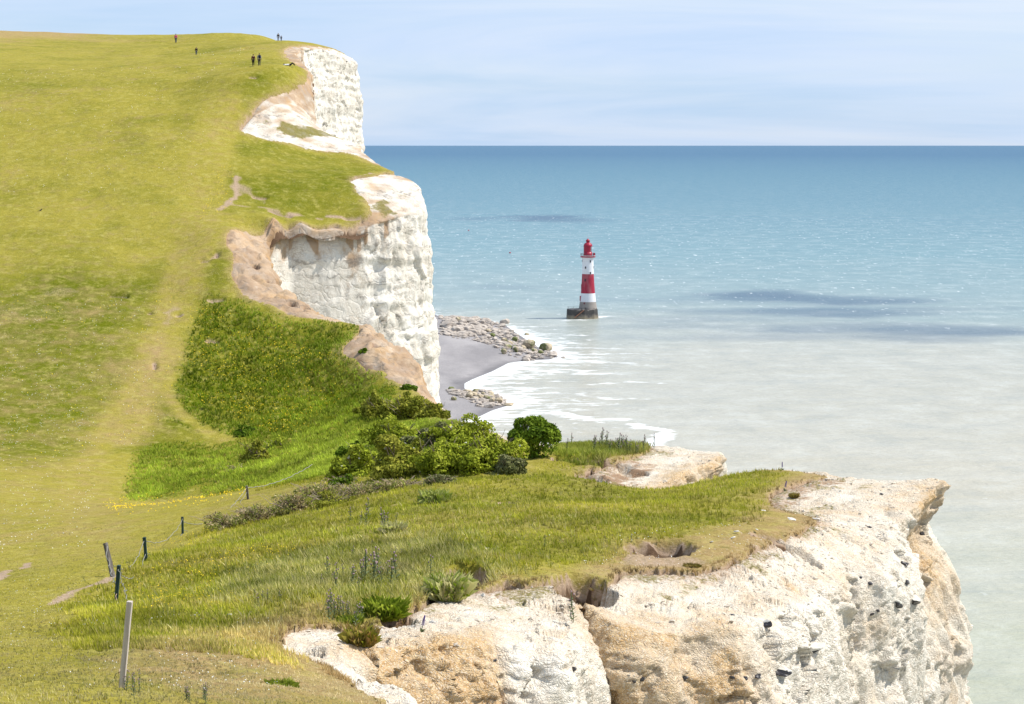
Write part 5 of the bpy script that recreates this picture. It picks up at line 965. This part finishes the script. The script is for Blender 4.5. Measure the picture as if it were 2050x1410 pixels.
def flowers(name, regs, size, colr, lab):
    Vs = []
    for pts, cnt, s_ in regs:
        P_ = np.array([hit(*p) for p in pts]); lo, hi = P_.min(0), P_.max(0); q = lo + BG.random((cnt * 5, 2)) * (hi - lo); nn = fbm(np.stack([q[:, 0] / 2.5, q[:, 1] / 5, q[:, 0] * 0 + 3], -1), 3); q = q[(sdpoly(q[:, 0], q[:, 1], P_) > 0) & (nn > BG.uniform(-.45, .35, len(q)))][:cnt]
        z = lookup(q[:, 0], q[:, 1], GZ2) + .06 * (1 + q[:, 1] / 90); c = np.stack([q[:, 0], q[:, 1], z], 1); r_ = s_ * BG.uniform(.6, 1.3, (len(q), 1))
        for k in range(2):
            a = BG.uniform(0, 3.14, (len(q), 1)); d1 = np.concatenate([np.cos(a), np.sin(a), 0 * a + (.5 if k else 0)], 1) * r_; d2 = np.concatenate([-np.sin(a), np.cos(a), 0 * a + (.9 if k else .3)], 1) * r_ * .8; Vs.append(np.stack([c - d1, c - d2, c + d1, c + d2], 1).reshape(-1, 3))
    V = np.concatenate(Vs); tag(raw_mesh(name, V, np.arange(len(V)).reshape(-1, 4), colr, smooth=False), lab, kind='stuff')
YEL = m_plain('yellow_petal', (.78, .56, .01), .7, .1, 30); WHP = m_plain('white_petal', (.72, .72, .66), .7, .1, 30)
flowers('yellow_flowers', [([(255,1170),(330,1130),(520,1100),(640,1110),(600,1160),(430,1220),(270,1240)], 700, .018), ([(205,1012),(300,995),(480,975),(500,990),(440,1015),(300,1032),(220,1040)], 420, .045), ([(425,350),(470,340),(465,420),(400,450)], 130, .05), ([(380,620),(560,660),(700,760),(600,880),(380,800)], 1500, .045), ([(290,1100),(420,1060),(420,1085),(300,1120)], 120, .02), ([(0,590),(400,590),(300,900),(0,950)], 160, .05)], .02, YEL, 'small yellow flowers scattered through the grass')
flowers('daisies', [([(0,1160),(240,1180),(230,1400),(0,1405)], 420, .010), ([(0,760),(200,760),(180,1100),(0,1120)], 500, .028), ([(0,600),(330,600),(320,900),(0,900)], 500, .035), ([(300,1240),(560,1240),(560,1400),(300,1400)], 260, .011), ([(1150,1140),(1250,1080),(1500,1050),(1540,1120),(1300,1150)], 160, .016), ([(0,140),(420,140),(400,400),(0,400)], 380, .045), ([(400,110),(520,100),(520,160),(400,160)], 70, .045)], .02, WHP, 'white daisies and clover dotted over the short turf')
#print("T end", _t.time() - _t0)

Vs, Fs, off = [], [], 0; r_ = np.random.default_rng(3); dg = bpy.context.evaluated_depsgraph_get(); bpy.context.view_layer.update()
me_ = near_cliff.data; co = np.empty(len(me_.vertices) * 3, np.float32); me_.vertices.foreach_get('co', co); co = co.reshape(-1, 3); no = np.empty(len(me_.vertices) * 3, np.float32); me_.vertices.foreach_get('normal', no); no = no.reshape(-1, 3)
ok = np.nonzero((co[:, 1] > 38) & (co[:, 1] < 120) & (no[:, 2] > .72) & (co[:, 2] > zt(co[:, 0], co[:, 1]) - 1.2))[0]; pick = r_.choice(ok, 5200, replace=False); pick = pick[fbm(co[pick] / 1.3 + 20, 3) > r_.uniform(-.5, .2, len(pick))]
rk_ = []
for me in ROCKS:
    v = np.empty(len(me.vertices) * 3, np.float32); me.vertices.foreach_get('co', v); rk_.append((v.reshape(-1, 3), np.array([tuple(p.vertices) for p in me.polygons])))
bb = bmesh.new(); bmesh.ops.create_icosphere(bb, subdivisions=1, radius=1); iv = np.array([v.co[:] for v in bb.verts]); if_ = np.array([[v.index for v in f.verts] for f in bb.faces]); bb.free()
for i in pick:
    s_ = min(.11, .012 * r_.lognormal(0, .6) * (1 + co[i, 1] / 60)); v = iv * (1 + .3 * r_.normal(size=(len(iv), 1))) * (s_, s_ * .8, s_ * .6) + co[i]; Vs.append(v); Fs.append(if_ + off); off += len(v)
tag(raw_mesh('chalk_debris', np.concatenate(Vs), np.concatenate(Fs), m_plain('debris_chalk', (.60, .52, .42), .95, .45, 2.5), smooth=False), 'crumbled bits of chalk lying on the bare cliff top', kind='stuff')

def tussock(px, py, wpx, hpx, lab, pal):
    g = on(px, py); k = g[1] / F; rx, h = wpx * k / 2, hpx * k; n_ = 900; n_ = 1500; a = BG.uniform(0, 6.28, n_); d = np.sqrt(BG.random(n_)) * BG.uniform(.7, 1.15, n_); ln = h * BG.uniform(.25, 1.0, n_)
    b0 = np.stack([np.cos(a) * d * rx * .6, np.sin(a) * d * rx * .5, ln * 0 - .05], 1); lean = BG.random(n_) * rx * .6; px_, a0 = a, a; a = a + BG.normal(size=n_) * 1.1
    m0 = b0 + np.stack([np.cos(a) * lean * .4, np.sin(a) * lean * .4, ln * .75], 1); t0 = b0 + np.stack([np.cos(a) * lean, np.sin(a) * lean, ln * BG.uniform(.55, 1.1, n_)], 1); w_ = np.stack([-np.sin(a), np.cos(a), a * 0], 1) * .006
    V = np.stack([b0 - w_, b0 + w_, m0 + w_ * .9, t0, m0 - w_ * .9], 1).reshape(-1, 3); f = np.arange(5 * n_).reshape(-1, 5)
    t = BG.random((n_, 1)); c = np.array(pal[0]) * t + np.array(pal[1]) * (1 - t); c *= BG.uniform(.8, 1.7, (n_, 1))
    o = raw_mesh('grass_tussock', V, f, LEAF, None, {'bc': np.repeat(c, 5, 0)}, smooth=False); o.location = g; tag(o, lab, 'grass tuft', 'grass tussocks at the chalk edge')
for q in [(722,1290,84,44,'tuft of grass with brown dead blades overhanging the dark notch',[(.40,.26,.10),(.22,.24,.02)]), (895,1198,112,56,'big arching grass tussock just left below the dark burrow',[(.62,.56,.30),(.24,.32,.02)]), (770,1238,110,46,'green grass tussock beside the dense thistle clump',[(.30,.34,.04),(.14,.20,.01)]), (700,1255,60,30,'small green tussock at the foot of the dense thistle clump',[(.30,.34,.05),(.12,.17,.01)]),
          (560,1385,80,30,'bright green tuft on the brown turf near the bottom edge',[(.30,.34,.05),(.20,.24,.02)]), (1590,995,24,10,'brownish tuft on the bare soil near the point',[(.34,.24,.09),(.24,.22,.03)]), (1385,1140,40,14,'low brown tuft on the lip of the turf tongue',[(.30,.21,.08),(.20,.18,.03)]), (790,1070,60,30,'pale straw tussock below the dry brambles',[(.66,.60,.36),(.34,.36,.08)]), (870,1010,70,34,'pale green tussock below the thicket',[(.50,.50,.20),(.26,.32,.03)])]: tussock(*q)
